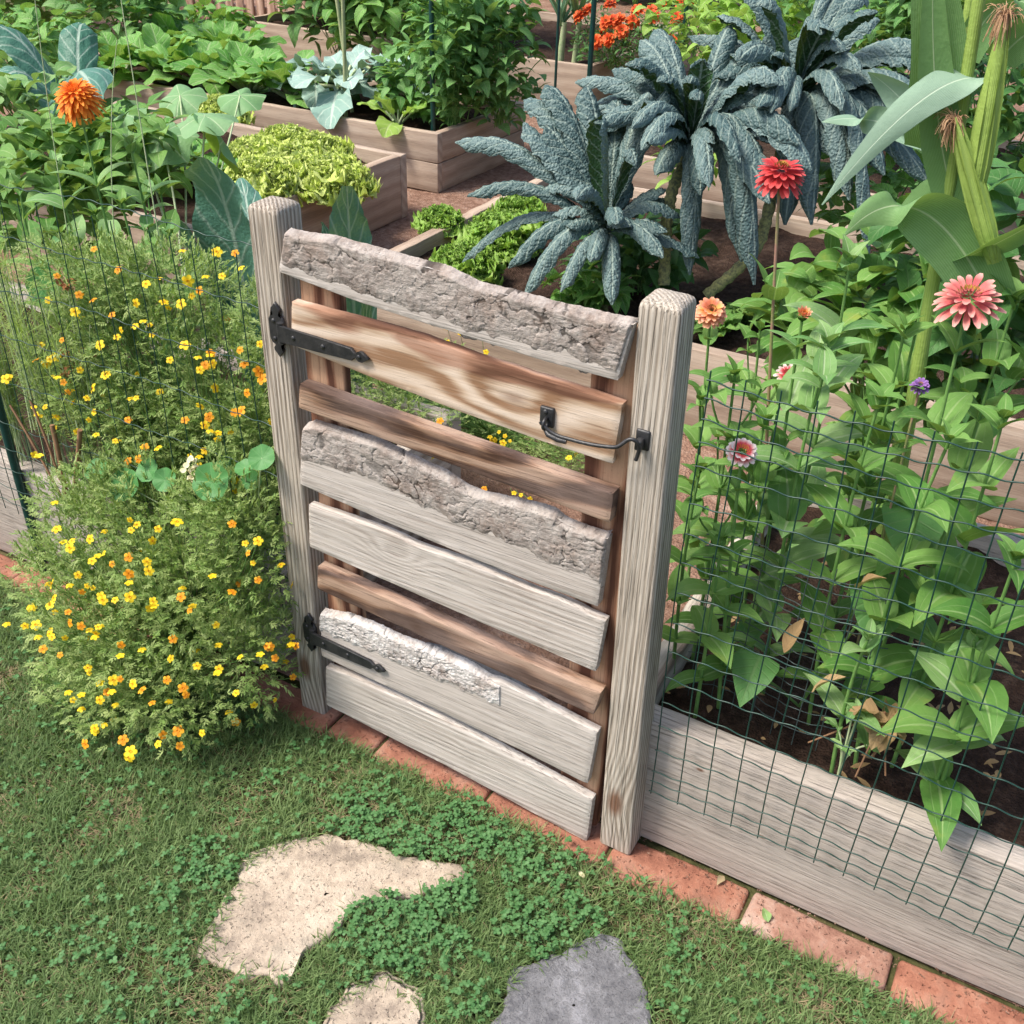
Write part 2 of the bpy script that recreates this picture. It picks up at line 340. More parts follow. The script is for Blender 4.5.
def woodmat(name, dark, mid, light, axis='X', ring=55, ringamt=.5, streak=.5, knots=(), wave=1.6, grey=None, greyamt=0., bump=.5, crack=.4, seed=0., rough=.8, split=None):
    """procedural sawn timber; grain runs along axis in object space"""
    s = NT(name); o = s.obj(); ri = s.n('ShaderNodeObjectInfo').outputs['Random']
    off = s.n('ShaderNodeCombineXYZ'); s.l(s.math('MULTIPLY', ri, 13.), off.inputs[0]); s.l(s.math('MULTIPLY', ri, 7.), off.inputs[1]); s.l(s.math('MULTIPLY', ri, 9.), off.inputs[2])
    p = s.vmath('ADD', s.obj(), off.outputs[0]); p = s.vmath('ADD', p, (seed, seed*.7, seed*1.3))
    A = 'XYZ'.index(axis); al = lambda k: tuple(k if i == A else 1. for i in range(3))
    lo = s.noise(s.vmath('MULTIPLY', p, al(.22)), 9, 3, .5)                        # slow wander of the rings
    sep = s.n('ShaderNodeSeparateXYZ'); s.l(p, sep.inputs[0])
    ac = [i for i in range(3) if i != A]
    cross = s.math('ADD', sep.outputs[ac[0]], s.math('MULTIPLY', sep.outputs[ac[1]], 1.0))
    rc = s.math('ADD', s.math('MULTIPLY', cross, ring), s.math('MULTIPLY', lo, wave*6))
    kn = None
    for (kx, ky, kz, amp, sz) in knots:
        d = s.vmath('SUBTRACT', s.obj(), (kx, ky, kz)); d = s.vmath('MULTIPLY', d, tuple((.45 if i == A else 1.) for i in range(3)))
        dl = s.n('ShaderNodeVectorMath', operation='LENGTH'); s.l(d, dl.inputs[0])
        q = s.math('DIVIDE', dl.outputs['Value'], sz); e = s.math('EXPONENT', s.math('MULTIPLY', s.math('MULTIPLY', q, q), -1))
        rc = s.math('ADD', rc, s.math('MULTIPLY', e, amp)); c = s.math('EXPONENT', s.math('MULTIPLY', s.math('MULTIPLY', q, q), -7))
        kn = c if kn is None else s.math('MAXIMUM', kn, c)
    rings = s.math('MULTIPLY_ADD', s.math('SINE', rc), .5, .5)
    st1 = s.noise(s.vmath('MULTIPLY', p, al(.025)), 230, 6, .65); st2 = s.noise(s.vmath('MULTIPLY', p, al(.012)), 520, 4, .6)
    f = s.math('ADD', s.math('MULTIPLY', rings, ringamt), s.math('ADD', s.math('MULTIPLY', st1, streak), s.math('MULTIPLY', lo, .35)))
    f = s.math('SUBTRACT', f, (ringamt*.5+streak*.5+.175-.5))
    col = s.ramp(f, (.3, dark), (.5, mid), (.7, light))
    blot = s.noise(s.vmath('MULTIPLY', p, al(.4)), 13, 4)
    if split:      # second tone (heartwood/sapwood) across the board
        cz, w_, d2, m2, l2 = split
        z = s.n('ShaderNodeSeparateXYZ'); s.l(s.obj(), z.inputs[0])
        e = s.math('MULTIPLY_ADD', s.math('SUBTRACT', s.math('ADD', z.outputs[2], s.math('MULTIPLY', s.math('SUBTRACT', s.noise(s.vmath('MULTIPLY', p, al(.5)), 9, 2), .5), .16)), s.math('ADD', s.math('MULTIPLY', z.outputs[0], cz[1]), cz[0])), 1/w_, .5)
        col = s.mix(s.ramp(e, (.35, 0.), (.65, 1.)), col, s.ramp(f, (.3, d2), (.5, m2), (.7, l2)))
    if grey: col = s.mix(s.math('MULTIPLY', s.ramp(blot, (.35, 0.), (.65, 1.)), greyamt), col, grey)
    cr = s.ramp(st2, (.34, 1.), (.44, 0.)); col = s.mix(s.math('MULTIPLY', cr, crack), col, tuple(x*.35 for x in dark))
    spk = s.ramp(s.noise(s.obj(), 260, 3), (.28, .5), (.36, 0.)); col = s.mix(s.math('MULTIPLY', spk, .5), col, tuple(x*.5 for x in dark))
    if kn is not None: col = s.mix(s.math('MULTIPLY', s.ramp(kn, (.25, 0.), (.8, 1.)), .85), col, (.16, .07, .035))
    h = s.math('ADD', s.math('MULTIPLY', rings, .5*ringamt), s.math('SUBTRACT', s.math('MULTIPLY', st1, .8), s.math('MULTIPLY', cr, .8)))
    return s.bsdf(col, rough, s.bump(h, bump, .004), .25)
MAT['post'] = woodmat('weathered_post', (.21, .17, .13), (.42, .36, .295), (.58, .52, .445), 'Z', ring=620, ringamt=.3, streak=.8, wave=1.2, knots=((-.045, 0, .13, 16, .05),), crack=.6, bump=.8, grey=(.47, .42, .35), greyamt=.4)
MAT['slatg'] = woodmat('weathered_slat', (.29, .24, .20), (.49, .435, .385), (.62, .57, .52), 'X', ring=420, ringamt=.2, streak=.6, wave=1.0, knots=((-.555, 0, .565, 22, .03), (-.39, 0, .115, 10, .013)), crack=.6, bump=.55, grey=(.54, .5, .455), greyamt=.5)
MAT['slatp'] = woodmat('pale_slat', (.34, .29, .25), (.50, .45, .405), (.62, .57, .525), 'X', ring=330, ringamt=.08, streak=.6, wave=.8, crack=.55, bump=.5, seed=3)
MAT['slatc'] = woodmat('fresh_cedar_slat', (.28, .16, .09), (.52, .39, .28), (.68, .56, .45), 'X', ring=95, ringamt=.38, streak=.4, wave=3.4, knots=((-.3, 0, .985, 9, .045),), crack=.25, bump=.3, seed=5,
     split=((1.005, -.04), .035, (.13, .06, .035), (.33, .18, .115), (.46, .29, .21)))
MAT['slatr'] = woodmat('reddish_slat', (.06, .03, .018), (.25, .145, .09), (.40, .27, .19), 'X', ring=70, ringamt=.55, streak=.5, wave=3.8, crack=.45, bump=.5, seed=9, grey=(.34, .26, .23), greyamt=.4)
MAT['stile'] = woodmat('reddish_upright', (.12, .05, .03), (.34, .17, .10), (.52, .32, .2), 'Z', ring=110, ringamt=.5, streak=.5, wave=2.5, crack=.3, bump=.4, seed=2)
MAT['bed'] = woodmat('weathered_bed_board', (.30, .25, .21), (.45, .395, .345), (.57, .515, .46), 'X', ring=420, ringamt=.08, streak=.55, wave=1.3, knots=tuple((*at(a_, b_, 'y', .057), 14, .012) for a_, b_ in ((762, 837), (831, 866), (700, 770))), crack=.55, bump=.7, grey=(.46, .40, .35), greyamt=.6)
MAT['bedy'] = woodmat('weathered_side_board', (.26, .2, .16), (.44, .38, .32), (.6, .54, .47), 'Y', ring=110, ringamt=.3, streak=.5, wave=1.3, crack=.5, bump=.6)
MAT['bedr'] = woodmat('tan_bed_board', (.25, .185, .14), (.40, .31, .24), (.52, .43, .345), 'X', ring=90, ringamt=.14, streak=.4, wave=1.3, crack=.3, bump=.4, seed=4)
MAT['bedry'] = woodmat('tan_side_board', (.23, .165, .12), (.38, .28, .21), (.5, .4, .31), 'Y', ring=90, ringamt=.14, streak=.4, wave=1.3, crack=.3, bump=.4, seed=4)
MAT['picket'] = woodmat('pink_picket', (.3, .18, .13), (.5, .33, .25), (.62, .45, .36), 'Z', ring=80, ringamt=.3, streak=.5, wave=1.5)
def barkmat(name, dk, md, lt, sc=38):
    s = NT(name); o = s.obj(); r = s.attr()
    dn = s.n('ShaderNodeVectorMath', operation='SCALE'); s.l(s.noise(o, 30, 3, col=True), dn.inputs[0]); dn.inputs['Scale'].default_value = .03
    dd = s.vmath('ADD', s.vmath('MULTIPLY', o, (1, 1, 1.15)), dn.outputs[0])
    c2 = s.ramp(s.vor(dd, sc*2.2, 'DISTANCE_TO_EDGE'), (0, 0.), (.05, .6), (.15, 1.))
    n = s.noise(o, 45, 6, .65); n2 = s.noise(o, 170, 5, .7)
    f = s.math('ADD', s.math('MULTIPLY', n, .6), s.math('MULTIPLY', n2, .4))
    col = s.ramp(f, (.36, dk), (.5, md), (.64, lt))
    col = s.mix(s.ramp(r, (0, .95), (.38, .8), (.55, 0.)), col, tuple(x*.2 for x in dk)); col = s.mix(s.ramp(s.noise(o, 11, 4), (.45, 0.), (.62, .5)), col, lt); col = s.mix(s.ramp(s.noise(o, 17, 5), (.5, 0.), (.66, .35)), col, (.24, .155, .11))
    ln = s.noise(s.vmath('MULTIPLY', o, (.35, 1, 1.6)), 120, 4, .6)
    h = s.math('ADD', s.math('MULTIPLY', ln, .8), s.math('MULTIPLY', n2, .9))
    return s.bsdf(col, .9, s.bump(h, .8, .004), .15)
MAT['bark'] = barkmat('grey_brown_bark', (.17, .14, .12), (.33, .285, .255), (.48, .435, .395))
MAT['barkl'] = barkmat('flaky_pale_bark', (.22, .185, .165), (.50, .46, .43), (.72, .69, .66), 60)
def soilmat(name, a, b, c, sc=40, bump=1.):
    s = NT(name); o = s.obj(); n = s.noise(o, sc, 8, .7); n2 = s.vor(o, sc*4); big = s.noise(o, 4, 4)
    col = s.ramp(s.math('ADD', s.math('MULTIPLY', n, .65), s.math('MULTIPLY', big, .35)), (.35, a), (.52, b), (.68, c))
    return s.bsdf(col, .95, s.bump(s.math('ADD', n, s.math('MULTIPLY', n2, .5)), bump, .012), .1)
MAT['soil'] = soilmat('garden_soil', (.018, .011, .008), (.055, .033, .024), (.12, .08, .06))
MAT['path'] = soilmat('mulch_path', (.12, .06, .04), (.27, .165, .12), (.42, .30, .24), 30)
MAT['lawn'] = soilmat('lawn_soil', (.035, .04, .016), (.075, .075, .03), (.14, .115, .06), 22, .6)
def stonemat(name, a, b, c, sc=25):
    s = NT(name); o = s.obj(); n = s.noise(o, sc, 8, .72); big = s.noise(o, 6, 3); pit = s.ramp(s.noise(o, sc*7, 2, .5), (.3, 1.), (.36, 0.))
    col = s.ramp(s.math('ADD', s.math('MULTIPLY', n, .6), s.math('MULTIPLY', big, .4)), (.4, a), (.5, b), (.6, c)); col = s.mix(s.ramp(s.noise(o, sc*.5, 6, .7), (.54, 0.), (.64, .5)), col, tuple(x*.62 for x in a))
    col = s.mix(s.math('MULTIPLY', pit, .25), col, tuple(x*.45 for x in a))
    return s.bsdf(col, .9, s.bump(s.math('SUBTRACT', n, s.math('MULTIPLY', pit, .5)), 1., .008), .2)
MAT['tan'] = stonemat('tan_flagstone', (.27, .22, .175), (.44, .36, .28), (.56, .48, .38))
MAT['grey'] = stonemat('grey_flagstone', (.13, .13, .14), (.2, .2, .21), (.3, .3, .32), 60)
MAT['brick2'] = stonemat('lime_stained_brick', (.22, .11, .08), (.34, .19, .14), (.46, .33, .27), 14)
MAT['brick'] = stonemat('terracotta_brick', (.22, .09, .06), (.33, .145, .095), (.41, .22, .155), 18)

# ------------------------------------------------------------------ solid helpers
def bevbox(g, x0, x1, y0, y1, z0, z1, bev=.004, seg=2, sub=1, wob=0., rnd=.5, lean=(0, 0), seed=0., ax=0):
    bm = bmesh.new(); bmesh.ops.create_cube(bm, size=1)
    for v in bm.verts: v.co = Vector(((x0+x1)/2+v.co.x*(x1-x0), (y0+y1)/2+v.co.y*(y1-y0), (z0+z1)/2+v.co.z*(z1-z0)))
    if bev: bmesh.ops.bevel(bm, geom=bm.edges[:], offset=bev, segments=seg, affect='EDGES', profile=.5)
    if sub > 1:
        lo, hi = (x0, y0, z0)[ax], (x1, y1, z1)[ax]
        for k in range(1, sub):
            no = [0, 0, 0]; no[ax] = 1; c = [0, 0, 0]; c[ax] = lo+(hi-lo)*k/sub
            bmesh.ops.bisect_plane(bm, geom=bm.verts[:]+bm.edges[:]+bm.faces[:], plane_co=c, plane_no=no)
    bmesh.ops.triangulate(bm, faces=[f for f in bm.faces if len(f.verts) > 4])
    bm.verts.index_update(); V = np.array([v.co[:] for v in bm.verts])
    if wob:
        c = V[:, ax]; V = V+np.stack([vnoise(c*9+seed, V[:, 1]*20+k*9, k+seed)-.5 for k in range(3)], 1)*wob
    h = (V[:, 2]-z0); V[:, 0] += lean[0]*h; V[:, 1] += lean[1]*h
    q = [[v.index for v in f.verts] for f in bm.faces if len(f.verts) == 4]; t = [[v.index for v in f.verts] for f in bm.faces if len(f.verts) == 3]
    n0 = g.n; g.add(V, q, None, rnd) if q else None
    if t:
        g.t.append(np.array(t)+n0)
    bm.free(); return g
def poly_slab(g, pts, z0, z1, n=40, amp=.004, seed=0., top_bump=.003, taper=.008):
    """irregular flat stone: smoothed outline, rounded rim, uneven top"""
    P = np.array(pts, float)[:, :2]; P = np.vstack([P, P[:1]]); d = np.concatenate([[0], np.cumsum(np.linalg.norm(np.diff(P, axis=0), axis=1))])
    u = np.linspace(0, d[-1], n*4, endpoint=False); X = np.interp(u, d, P[:, 0]); Y = np.interp(u, d, P[:, 1])
    k = 3
    for _ in range(3): X = (np.roll(X, 1)+X*2+np.roll(X, -1))/4; Y = (np.roll(Y, 1)+Y*2+np.roll(Y, -1))/4
    c = np.array([X.mean(), Y.mean()]); a = (fbm(X*30+seed, Y*30, seed)-.5)*amp*3
    dx, dy = X-c[0], Y-c[1]; L = np.hypot(dx, dy); X = X+dx/L*a; Y = Y+dy/L*a
    rings = [(1, z0), (1.0, z1-taper*.6), (1-taper/L.mean()*.5, z1-taper*.15), (1-taper/L.mean()*1.3, z1)]+[(r, z1) for r in np.linspace(.9, .02, 16)]
    V = []
    for r, z in rings:
        x = c[0]+(X-c[0])*r; y = c[1]+(Y-c[1])*r; zz = np.full_like(x, z)
        if z == z1: zz = zz+(fbm(x*25+seed, y*25, seed+3)-.5)*top_bump*2
        V.append(np.stack([x, y, zz], 1))
    N = len(X); V = np.array(V); i, j = np.meshgrid(np.arange(len(rings)-1), np.arange(N), indexing='ij'); j2 = (j+1) % N
    f = np.stack([i*N+j, i*N+j2, (i+1)*N+j2, (i+1)*N+j], -1).reshape(-1, 4); g.add(V.reshape(-1, 3), f)
def sheet(name, x0, x1, y0, y1, z, mat, n=2, m_=2, amp=0., sc=6, **k):
    g = G(); X, Y = np.meshgrid(np.linspace(x0, x1, n+1), np.linspace(y0, y1, m_+1), indexing='ij')
    Z = z+amp*(fbm(X*sc, Y*sc, 3.3, 5)-.5)*2
    g.add(np.stack([X, Y, Z], -1).reshape(-1, 3), grid_faces(n, m_)); return g

# ------------------------------------------------------------------ ground
g = sheet('', -60, 60, -60, 60, -.012, None); tag(g.build('ground', MAT['lawn']), kind='structure')
g = sheet('', -9, 3.5, .062, 13, 0.0, None, 160, 160, .012, 5); tag(g.build('garden_path', MAT['path']), kind='structure')

SL = 0.02
stones = {
 'a': [(245, 850), (285, 838), (340, 835), (378, 843), (400, 856), (466, 862), (468, 882), (410, 897), (352, 905), (330, 935), (300, 955), (288, 985), (245, 975), (196, 953), (220, 905)],
 'b': [(385, 968), (415, 985), (425, 1010), (423, 1060), (300, 1060), (325, 1010), (350, 985)],
 'c': [(512, 965), (560, 952), (600, 930), (620, 940), (640, 965), (652, 1000), (655, 1060), (480, 1060), (500, 1000)]}
SP = {k: np.array([at(x, y, 'z', .004) for x, y in v]) for k, v in stones.items()}
for k, mt, lb in (('a', 'tan', 'large irregular tan flagstone set in the lawn in front of the gate'), ('b', 'tan', 'small tan flagstone cut off by the bottom of the picture'), ('c', 'grey', 'grey flagstone below the right gate post')):
    g = G(); poly_slab(g, SP[k], -.03, .004, seed=ord(k), amp=.012); tag(g.build('stepping_stone', MAT[mt]), lb, 'stepping stone', 'stepping stones in the lawn')
# bricks along the foot of the gate and bed
bx = [-2.75, -2.45, -2.16, -1.87, -1.58, -1.30, -1.03, -.765, -.63, -.335, -.045, .248, .537, .83, 1.1]
blab = {6: 'terracotta brick under the left gate post', 7: 'short terracotta brick beside the left gate post', 8: 'terracotta brick under the left half of the gate', 9: 'terracotta brick under the right half of the gate', 10: 'terracotta brick under the right gate post', 11: 'lime-stained pale terracotta brick beside the raised bed', 12: 'terracotta brick at the bottom right corner',
        3: 'terracotta brick by the green fence stake', 4: 'terracotta brick left under the marigold bush', 5: 'terracotta brick under the marigold bush, next to the post brick', 2: 'terracotta brick at the left edge of the lawn'}
for i in range(len(bx)-1):
    if i not in blab: continue
    g = G(); a, b = bx[i]+.004, bx[i+1]-.004; y0 = -.058+.012*hsh(i*3.1) if i < 11 else -.05+.012*hsh(i*1.7)
    bevbox(g, a, b, y0, .05, -.05, -.004+.006*hsh(i*5.), .008, 2, 6, .006, seed=i*3.)
    o = g.build('edging_brick', MAT['brick2' if i == 11 else 'brick']); tag(o, blab[i], 'brick', 'edging bricks')

# ------------------------------------------------------------------ gate posts
w = .07
def post(x1, H, lean, name, label, orig):
    g = G(); rows = 60; k = []
    pr_ = [(0, 0), (1, 0), (1, 1), (0, 1)]
    # rounded square section rings
    c = .007; sec = []
    for cx_, cy_, a0 in ((w-c, c, -pi/2), (w-c, w-c, 0), (c, w-c, pi/2), (c, c, pi)):
        for q in range(4): a = a0+q*pi/6; sec.append((cx_+c*cos(a), cy_+c*sin(a)))
    sec = np.array(sec); full = []
    for i in range(len(sec)):
        a, b = sec[i], sec[(i+1) % len(sec)]; n = 6 if np.linalg.norm(b-a) > .02 else 1
        for q in range(n): full.append(a+(b-a)*q/n)
    full = np.array(full); N = len(full); V = []
    zs = list(np.linspace(0, H-.012, rows))+[H-.006, H-.002, H+.002, H+.004, H+.005]; ins = [1]*rows+[.97, .9, .72, .4, .02]
    for z, s_ in zip(zs, ins):
        p = (full-w/2)*s_+w/2; dn = (fbm(full[:, 0]*260+z*.8, full[:, 1]*260, x1, 3)-.5)*.0016
        x = x1-w+p[:, 0]+lean*z/H; y = p[:, 1]
        x = x+dn*np.sign(full[:, 0]-w/2); y = y+dn*np.sign(full[:, 1]-w/2); V.append(np.stack([x, y, np.full(N, z)], 1))
    V = np.array(V); i, j = np.meshgrid(np.arange(len(zs)-1), np.arange(N), indexing='ij'); j2 = (j+1) % N
    g.add(V.reshape(-1, 3), np.stack([i*N+j, i*N+j2, (i+1)*N+j2, (i+1)*N+j], -1).reshape(-1, 4))
    return tag(g.build(name, MAT['post'], orig=orig), label, 'gate post', 'gate posts')
postR = post(0, 1.197, -.032, 'gate_post', 'weathered square post on the latch side of the gate, at the right', (0, 0, .003))
postL = post(-.794, 1.211, .004, 'gate_post', 'weathered square post on the hinge side of the gate, beside the marigolds', (-.794, 0, .003))

# ------------------------------------------------------------------ gate
gate = thing('garden_gate', (-.44, 0, .02), 'rustic slatted garden gate with bark-edged boards and black strap hinges', 'garden gate')
def line(px, y):
    P = np.array([at(a, b, 'y', y) for a, b in px]); return P[:, [0, 2]]
def resample(P, n, seed, amp):
    d = np.concatenate([[0], np.cumsum(np.linalg.norm(np.diff(P, axis=0), axis=1))]); u = np.linspace(0, d[-1], n)
    Q = np.stack([np.interp(u, d, P[:, 0]), np.interp(u, d, P[:, 1])], 1)
    for _ in range(3): Q[1:-1] = (Q[:-2]+2*Q[1:-1]+Q[2:])/4
    Q[:, 1] += (fbm(Q[:, 0]*45, 0*Q[:, 0], seed)-.47)*amp; return Q
def slat(top, bot, yf, th, mat, label, seed, amp=.002, rough=.001, waney=None):
    n = 90; A = resample(line(top, yf), n, seed, amp); B = resample(line(bot, yf), n, seed+5, amp*.4); e = .0022
    if waney is not None: wk = np.clip((waney-A[:, 0])/.03, 0, 1); A = A.copy(); A[:, 1] -= .006*wk
    V = []
    hgt = np.abs(A[:, 1]-B[:, 1]); 
    def row(t, y, inset=0.):
        P = B*(1-t)+A*t; P = P.copy(); c = P.mean(0)
        P[:, 1] += inset*(1 if t < .5 else -1); P[0, 0] += abs(inset)*.8; P[-1, 0] -= abs(inset)*.8
        return np.stack([P[:, 0], np.full(n, y), P[:, 1]], 1)
    rows = [row(0, yf+th), row(0, yf+e)]
    rows += [row(0, yf+e*.35, e*.3), row(.0, yf, e)]
    for t in np.linspace(.12, .88, 7): rows.append(row(t, yf))
    rows += [row(1, yf, e), row(1, yf+e*.35, e*.3), row(1, yf+e), row(1, yf+th)]
    V = np.array(rows); R_ = len(rows)
    for r in range(2, R_-2): V[r, :, 1] += (fbm(V[r, :, 0]*14, V[r, :, 2]*60, seed)-.5)*rough*2
    if waney is not None:
        for r in range(2, R_-2):
            tt = (V[r, :, 2]-B[:, 1])/hgt; V[r, :, 1] += wk*(th*.45)*np.clip((tt-.8)/.2, 0, 1)**2
    for r in range(2, R_-2): V[r, 0, 1] += e; V[r, -1, 1] += e      # eased ends
    g = G(); i, j = np.meshgrid(np.arange(R_-1), np.arange(n-1), indexing='ij')
    g.add(V.reshape(-1, 3), np.stack([i*n+j, i*n+j+1, (i+1)*n+j+1, (i+1)*n+j], -1).reshape(-1, 4))
    back = V[[0, -1]]; j = np.arange(n-1); g.add(back.reshape(-1, 3), np.stack([j+1, j, n+j, n+j+1], 1))   # back face
    for s_, c in ((0, 1), (n-1, -1)):                                   # end grain
        E = V[:, s_]; cc = E.mean(0); idx = np.arange(R_-1); F = np.stack([idx, idx+1, np.full(R_-1, R_)], 1)[:, ::-c]
        F = np.vstack([F, [[R_-1, 0, R_][::1], ]]); g.add(np.vstack([E, cc]), F)
    o = g.build('slat', mat, gate, smooth=True); 
    if label: o['label'] = label
    me = o.data
    me.set_sharp_from_angle(angle=radians(28))
    return o
YF = -.012
def bark(par, top, bot, yf, th, mat, seed, depth=.011, cell=.022, back=.02, flak=0.):
    """bark skin over a waney edge: cracked plates, rolling back to the top edge"""
    n, m_ = 520, 70; A = resample(line(top, yf), n, seed, .002); B = resample(line(bot, yf), n, seed+9, .012); B[:, 1] += (fbm(B[:, 0]*50, B[:, 0]*0, seed+3)-.5)*.018
    t = np.linspace(0, 1, m_)[:, None]; X = B[None, :, 0]*(1-t)+A[None, :, 0]*t; Z = B[None, :, 1]*(1-t)+A[None, :, 1]*t
    rs = np.random.default_rng(int(seed*10)); wx = X+(fbm(X*60, Z*60, seed)-.5)*cell*.9; wz = Z+(fbm(X*60+9, Z*60, seed+2)-.5)*cell*.9
    x0, x1, z0, z1 = X.min(), X.max(), Z.min(), Z.max(); K = int((x1-x0)*(z1-z0)/(cell*cell*1.1))
    px = rs.uniform(x0, x1, K); pz = rs.uniform(z0, z1, K); f1 = np.full(X.shape, 9.); f2 = np.full(X.shape, 9.); hh = np.zeros(X.shape)
    hv = rs.random(K)
    for a, b, h_ in zip(px, pz, hv):
        d = np.hypot((wx-a)*.8, (wz-b)*1.15); lt = d < f1; f2 = np.where(lt, f1, np.minimum(f2, d)); hh = np.where(lt, h_, hh); f1 = np.where(lt, d, f1)
    edge = (f2-f1)/cell; on = .12+.88*(fbm(X*22, Z*22, seed+4) > .5)
    crack = np.clip(edge/(.26*on), 0, 1)**.6
    fine = fbm(X*90, Z*130, seed+1, 5); flk = (fbm(X*150, Z*200, seed+7, 3)-.5)*flak
    prof_ = np.clip(t/.3+(fbm(X*60, Z*60, seed+11)-.5)*.35, 0, 1)**1.1; bulge = depth*(.5+.1*fine+.22*hh+.25*(fbm(X*12, Z*12, seed)-.5))*prof_
    H_ = bulge*(.0+1.0*crack)+(fine-.45)*.0022*np.clip(t*8, 0, 1)+flk*prof_
    roll = back*np.clip((t-.88)/.12, 0, 1)**2
    endr = np.minimum(np.arange(n), np.arange(n)[::-1])/n; er = np.clip(1-endr/.008, 0, 1)[None]**2*.008
    Y = yf+.0018-H_-.0024*prof_+roll+er+(1-np.clip(t*5, 0, 1))*.002
    Z = Z+(fine-.45)*.005*np.clip(t*3, 0, 1)
    g = G(); rv = np.clip(crack*.8+(fine-.3)*.5, 0, 1); rv = np.where(t < .02, .1, rv)
    g.add(np.stack([X, Y, Z], -1).reshape(-1, 3), grid_faces(m_-1, n-1)[:, ::1], None, rv.ravel())
    o = g.build('bark', mat, par)
    return o
s1t = [(284, 231), (330, 238), (399, 257), (444, 269), (477, 285), (526, 297), (561, 307), (600, 315), (633, 322)]
s1b = [(278, 272), (360, 303), (458, 334), (536, 359), (617, 381)]
s4t = [(302, 426), (311, 423), (346, 433), (377, 442), (402, 455), (443, 474), (463, 488), (481, 495), (511, 501), (551, 511), (562, 521), (582, 529), (607, 537)]
s4b = [(299, 484), (397, 527), (500, 570), (597, 607)]
s7t = [(320, 612), (346, 617), (366, 624), (394, 637), (435, 652), (470, 667), (488, 679), (503, 684), (546, 706), (597, 733)]
s7b = [(321, 656), (422, 703), (520, 750), (587, 784)]
lab = ['topmost slat, covered in cracked grey bark', 'second slat, red heartwood over cream sapwood', 'third slat, narrow and reddish brown', 'fourth slat, wide grey board with bark on its upper half', 'fifth slat, bare grey board with a knot', 'sixth slat, narrow and reddish brown with dark figure', 'seventh slat, pale board with flaky light bark on its upper left', 'lowest slat, bare weathered grey board']
TH = .02
a = slat(s1t, s1b, YF, TH+.002, MAT['slatp'], lab[0], 1., waney=9.)
bark(a, s1t, [(279, 269), (345, 295), (400, 313), (460, 333), (500, 346), (560, 364), (616, 380)], YF, TH, MAT['bark'], 1.3, depth=.0036, cell=.038)
slat([(291, 302), (357, 320), (420, 337), (490, 362), (511, 369), (569, 387), (622, 405)], [(291, 345), (372, 378), (463, 413), (540, 441), (612, 464)], YF, TH, MAT['slatc'], lab[1], 2., .003)
slat([(299, 384), (613, 494)], [(298, 408), (609, 523)], YF-.008, TH+.008, MAT['slatr'], lab[2], 3., .0015)
a = slat(s4t, s4b, YF, TH+.004, MAT['slatp'], lab[3], 4., waney=9.)
bark(a, s4t, [(299, 464), (333, 476), (384, 492), (427, 516), (460, 530), (498, 544), (551, 570), (601, 588)], YF, TH, MAT['bark'], 4.1, depth=.0036, cell=.027)
slat([(308, 505), (333, 514), (372, 527), (400, 538), (412, 545), (427, 550), (473, 565), (530, 590), (564, 602), (605, 622)], [(309, 547), (422, 597), (528, 643), (595, 672)], YF, TH, MAT['slatg'], lab[4], 5., .003)
slat([(317, 567), (600, 694)], [(317, 589), (593, 715)], YF-.008, TH+.008, MAT['slatr'], lab[5], 6., .0015)
a = slat(s7t, s7b, YF, TH, MAT['slatp'], lab[6], 7., waney=at(495, 690, 'y', YF)[0])
bark(a, s7t[:7]+[(501, 684)], [(319, 634), (372, 657), (409, 672), (448, 689), (486, 704), (501, 711)], YF, TH, MAT['barkl'], 7.7, depth=.0042, cell=.013, flak=.0035)
slat([(325, 668), (346, 674), (448, 722), (499, 749), (592, 800)], [(326, 705), (448, 767), (586, 842)], YF, TH, MAT['slatg'], lab[7], 8., .002)
for x0, x1, lb in ((-.765, -.675, 'reddish upright board behind the slats on the hinge side'), (-.175, -.085, 'reddish upright board behind the slats on the latch side')):
    g = G(); bevbox(g, x0, x1, YF+TH+.006, YF+TH+.026, .025, 1.15, .003, 2, 24, .004, seed=x0, ax=2)
    g.build('upright', MAT['stile'], gate)['label'] = lb
def screw(g, p, r=.0045):
    th = np.arange(10)/10*2*pi; p = np.asarray(p, float)
    V = [p+[r*s_*cos(a), -d, r*s_*sin(a)] for s_, d in ((1, -.002), (1, .001), (.7, .0022), (.02, .0026)) for a in th]
    i, j = np.meshgrid(np.arange(3), np.arange(10), indexing='ij'); g.add(V, np.stack([i*10+j, (i*10+(j+1) % 10), ((i+1)*10+(j+1) % 10), (i+1)*10+j], -1).reshape(-1, 4)[:, ::-1])
def plate(g, pts, yf, th=.004):
    """flat wrought plate: outline in x,z given as list, lying on y = yf (front)"""
    P = np.array(pts, float); c = P.mean(0); N = len(P)
    ctr = c
    R = []
    for s_, y in ((1, yf+th), (1, yf+.0012), (None, yf)):
        if s_ is None:
            d = P-c; L = np.linalg.norm(d, axis=1)[:, None]; Q = c+d*(1-.0015/L)
        else: Q = P
        R.append(np.stack([Q[:, 0], np.full(N, y), Q[:, 1]], 1))
    V = np.vstack(R); i, j = np.meshgrid(np.arange(2), np.arange(N), indexing='ij'); j2 = (j+1) % N
    g.add(V, np.stack([i*N+j, i*N+j2, (i+1)*N+j2, (i+1)*N+j], -1).reshape(-1, 4))
    me = bmesh.new(); vs = [me.verts.new(v) for v in R[-1]]; f = me.faces.new(vs); r_ = bmesh.ops.triangulate(me, faces=[f]); me.verts.index_update()
    T = [[v.index for v in f.verts] for f in me.faces]; me.free(); g.add(R[-1], T)
def mir(half):     # half outline (u along, w half width) -> closed outline in (u, w)
    return half+[(u_, -w_) for u_, w_ in half[::-1] if abs(w_) > 1e-6]
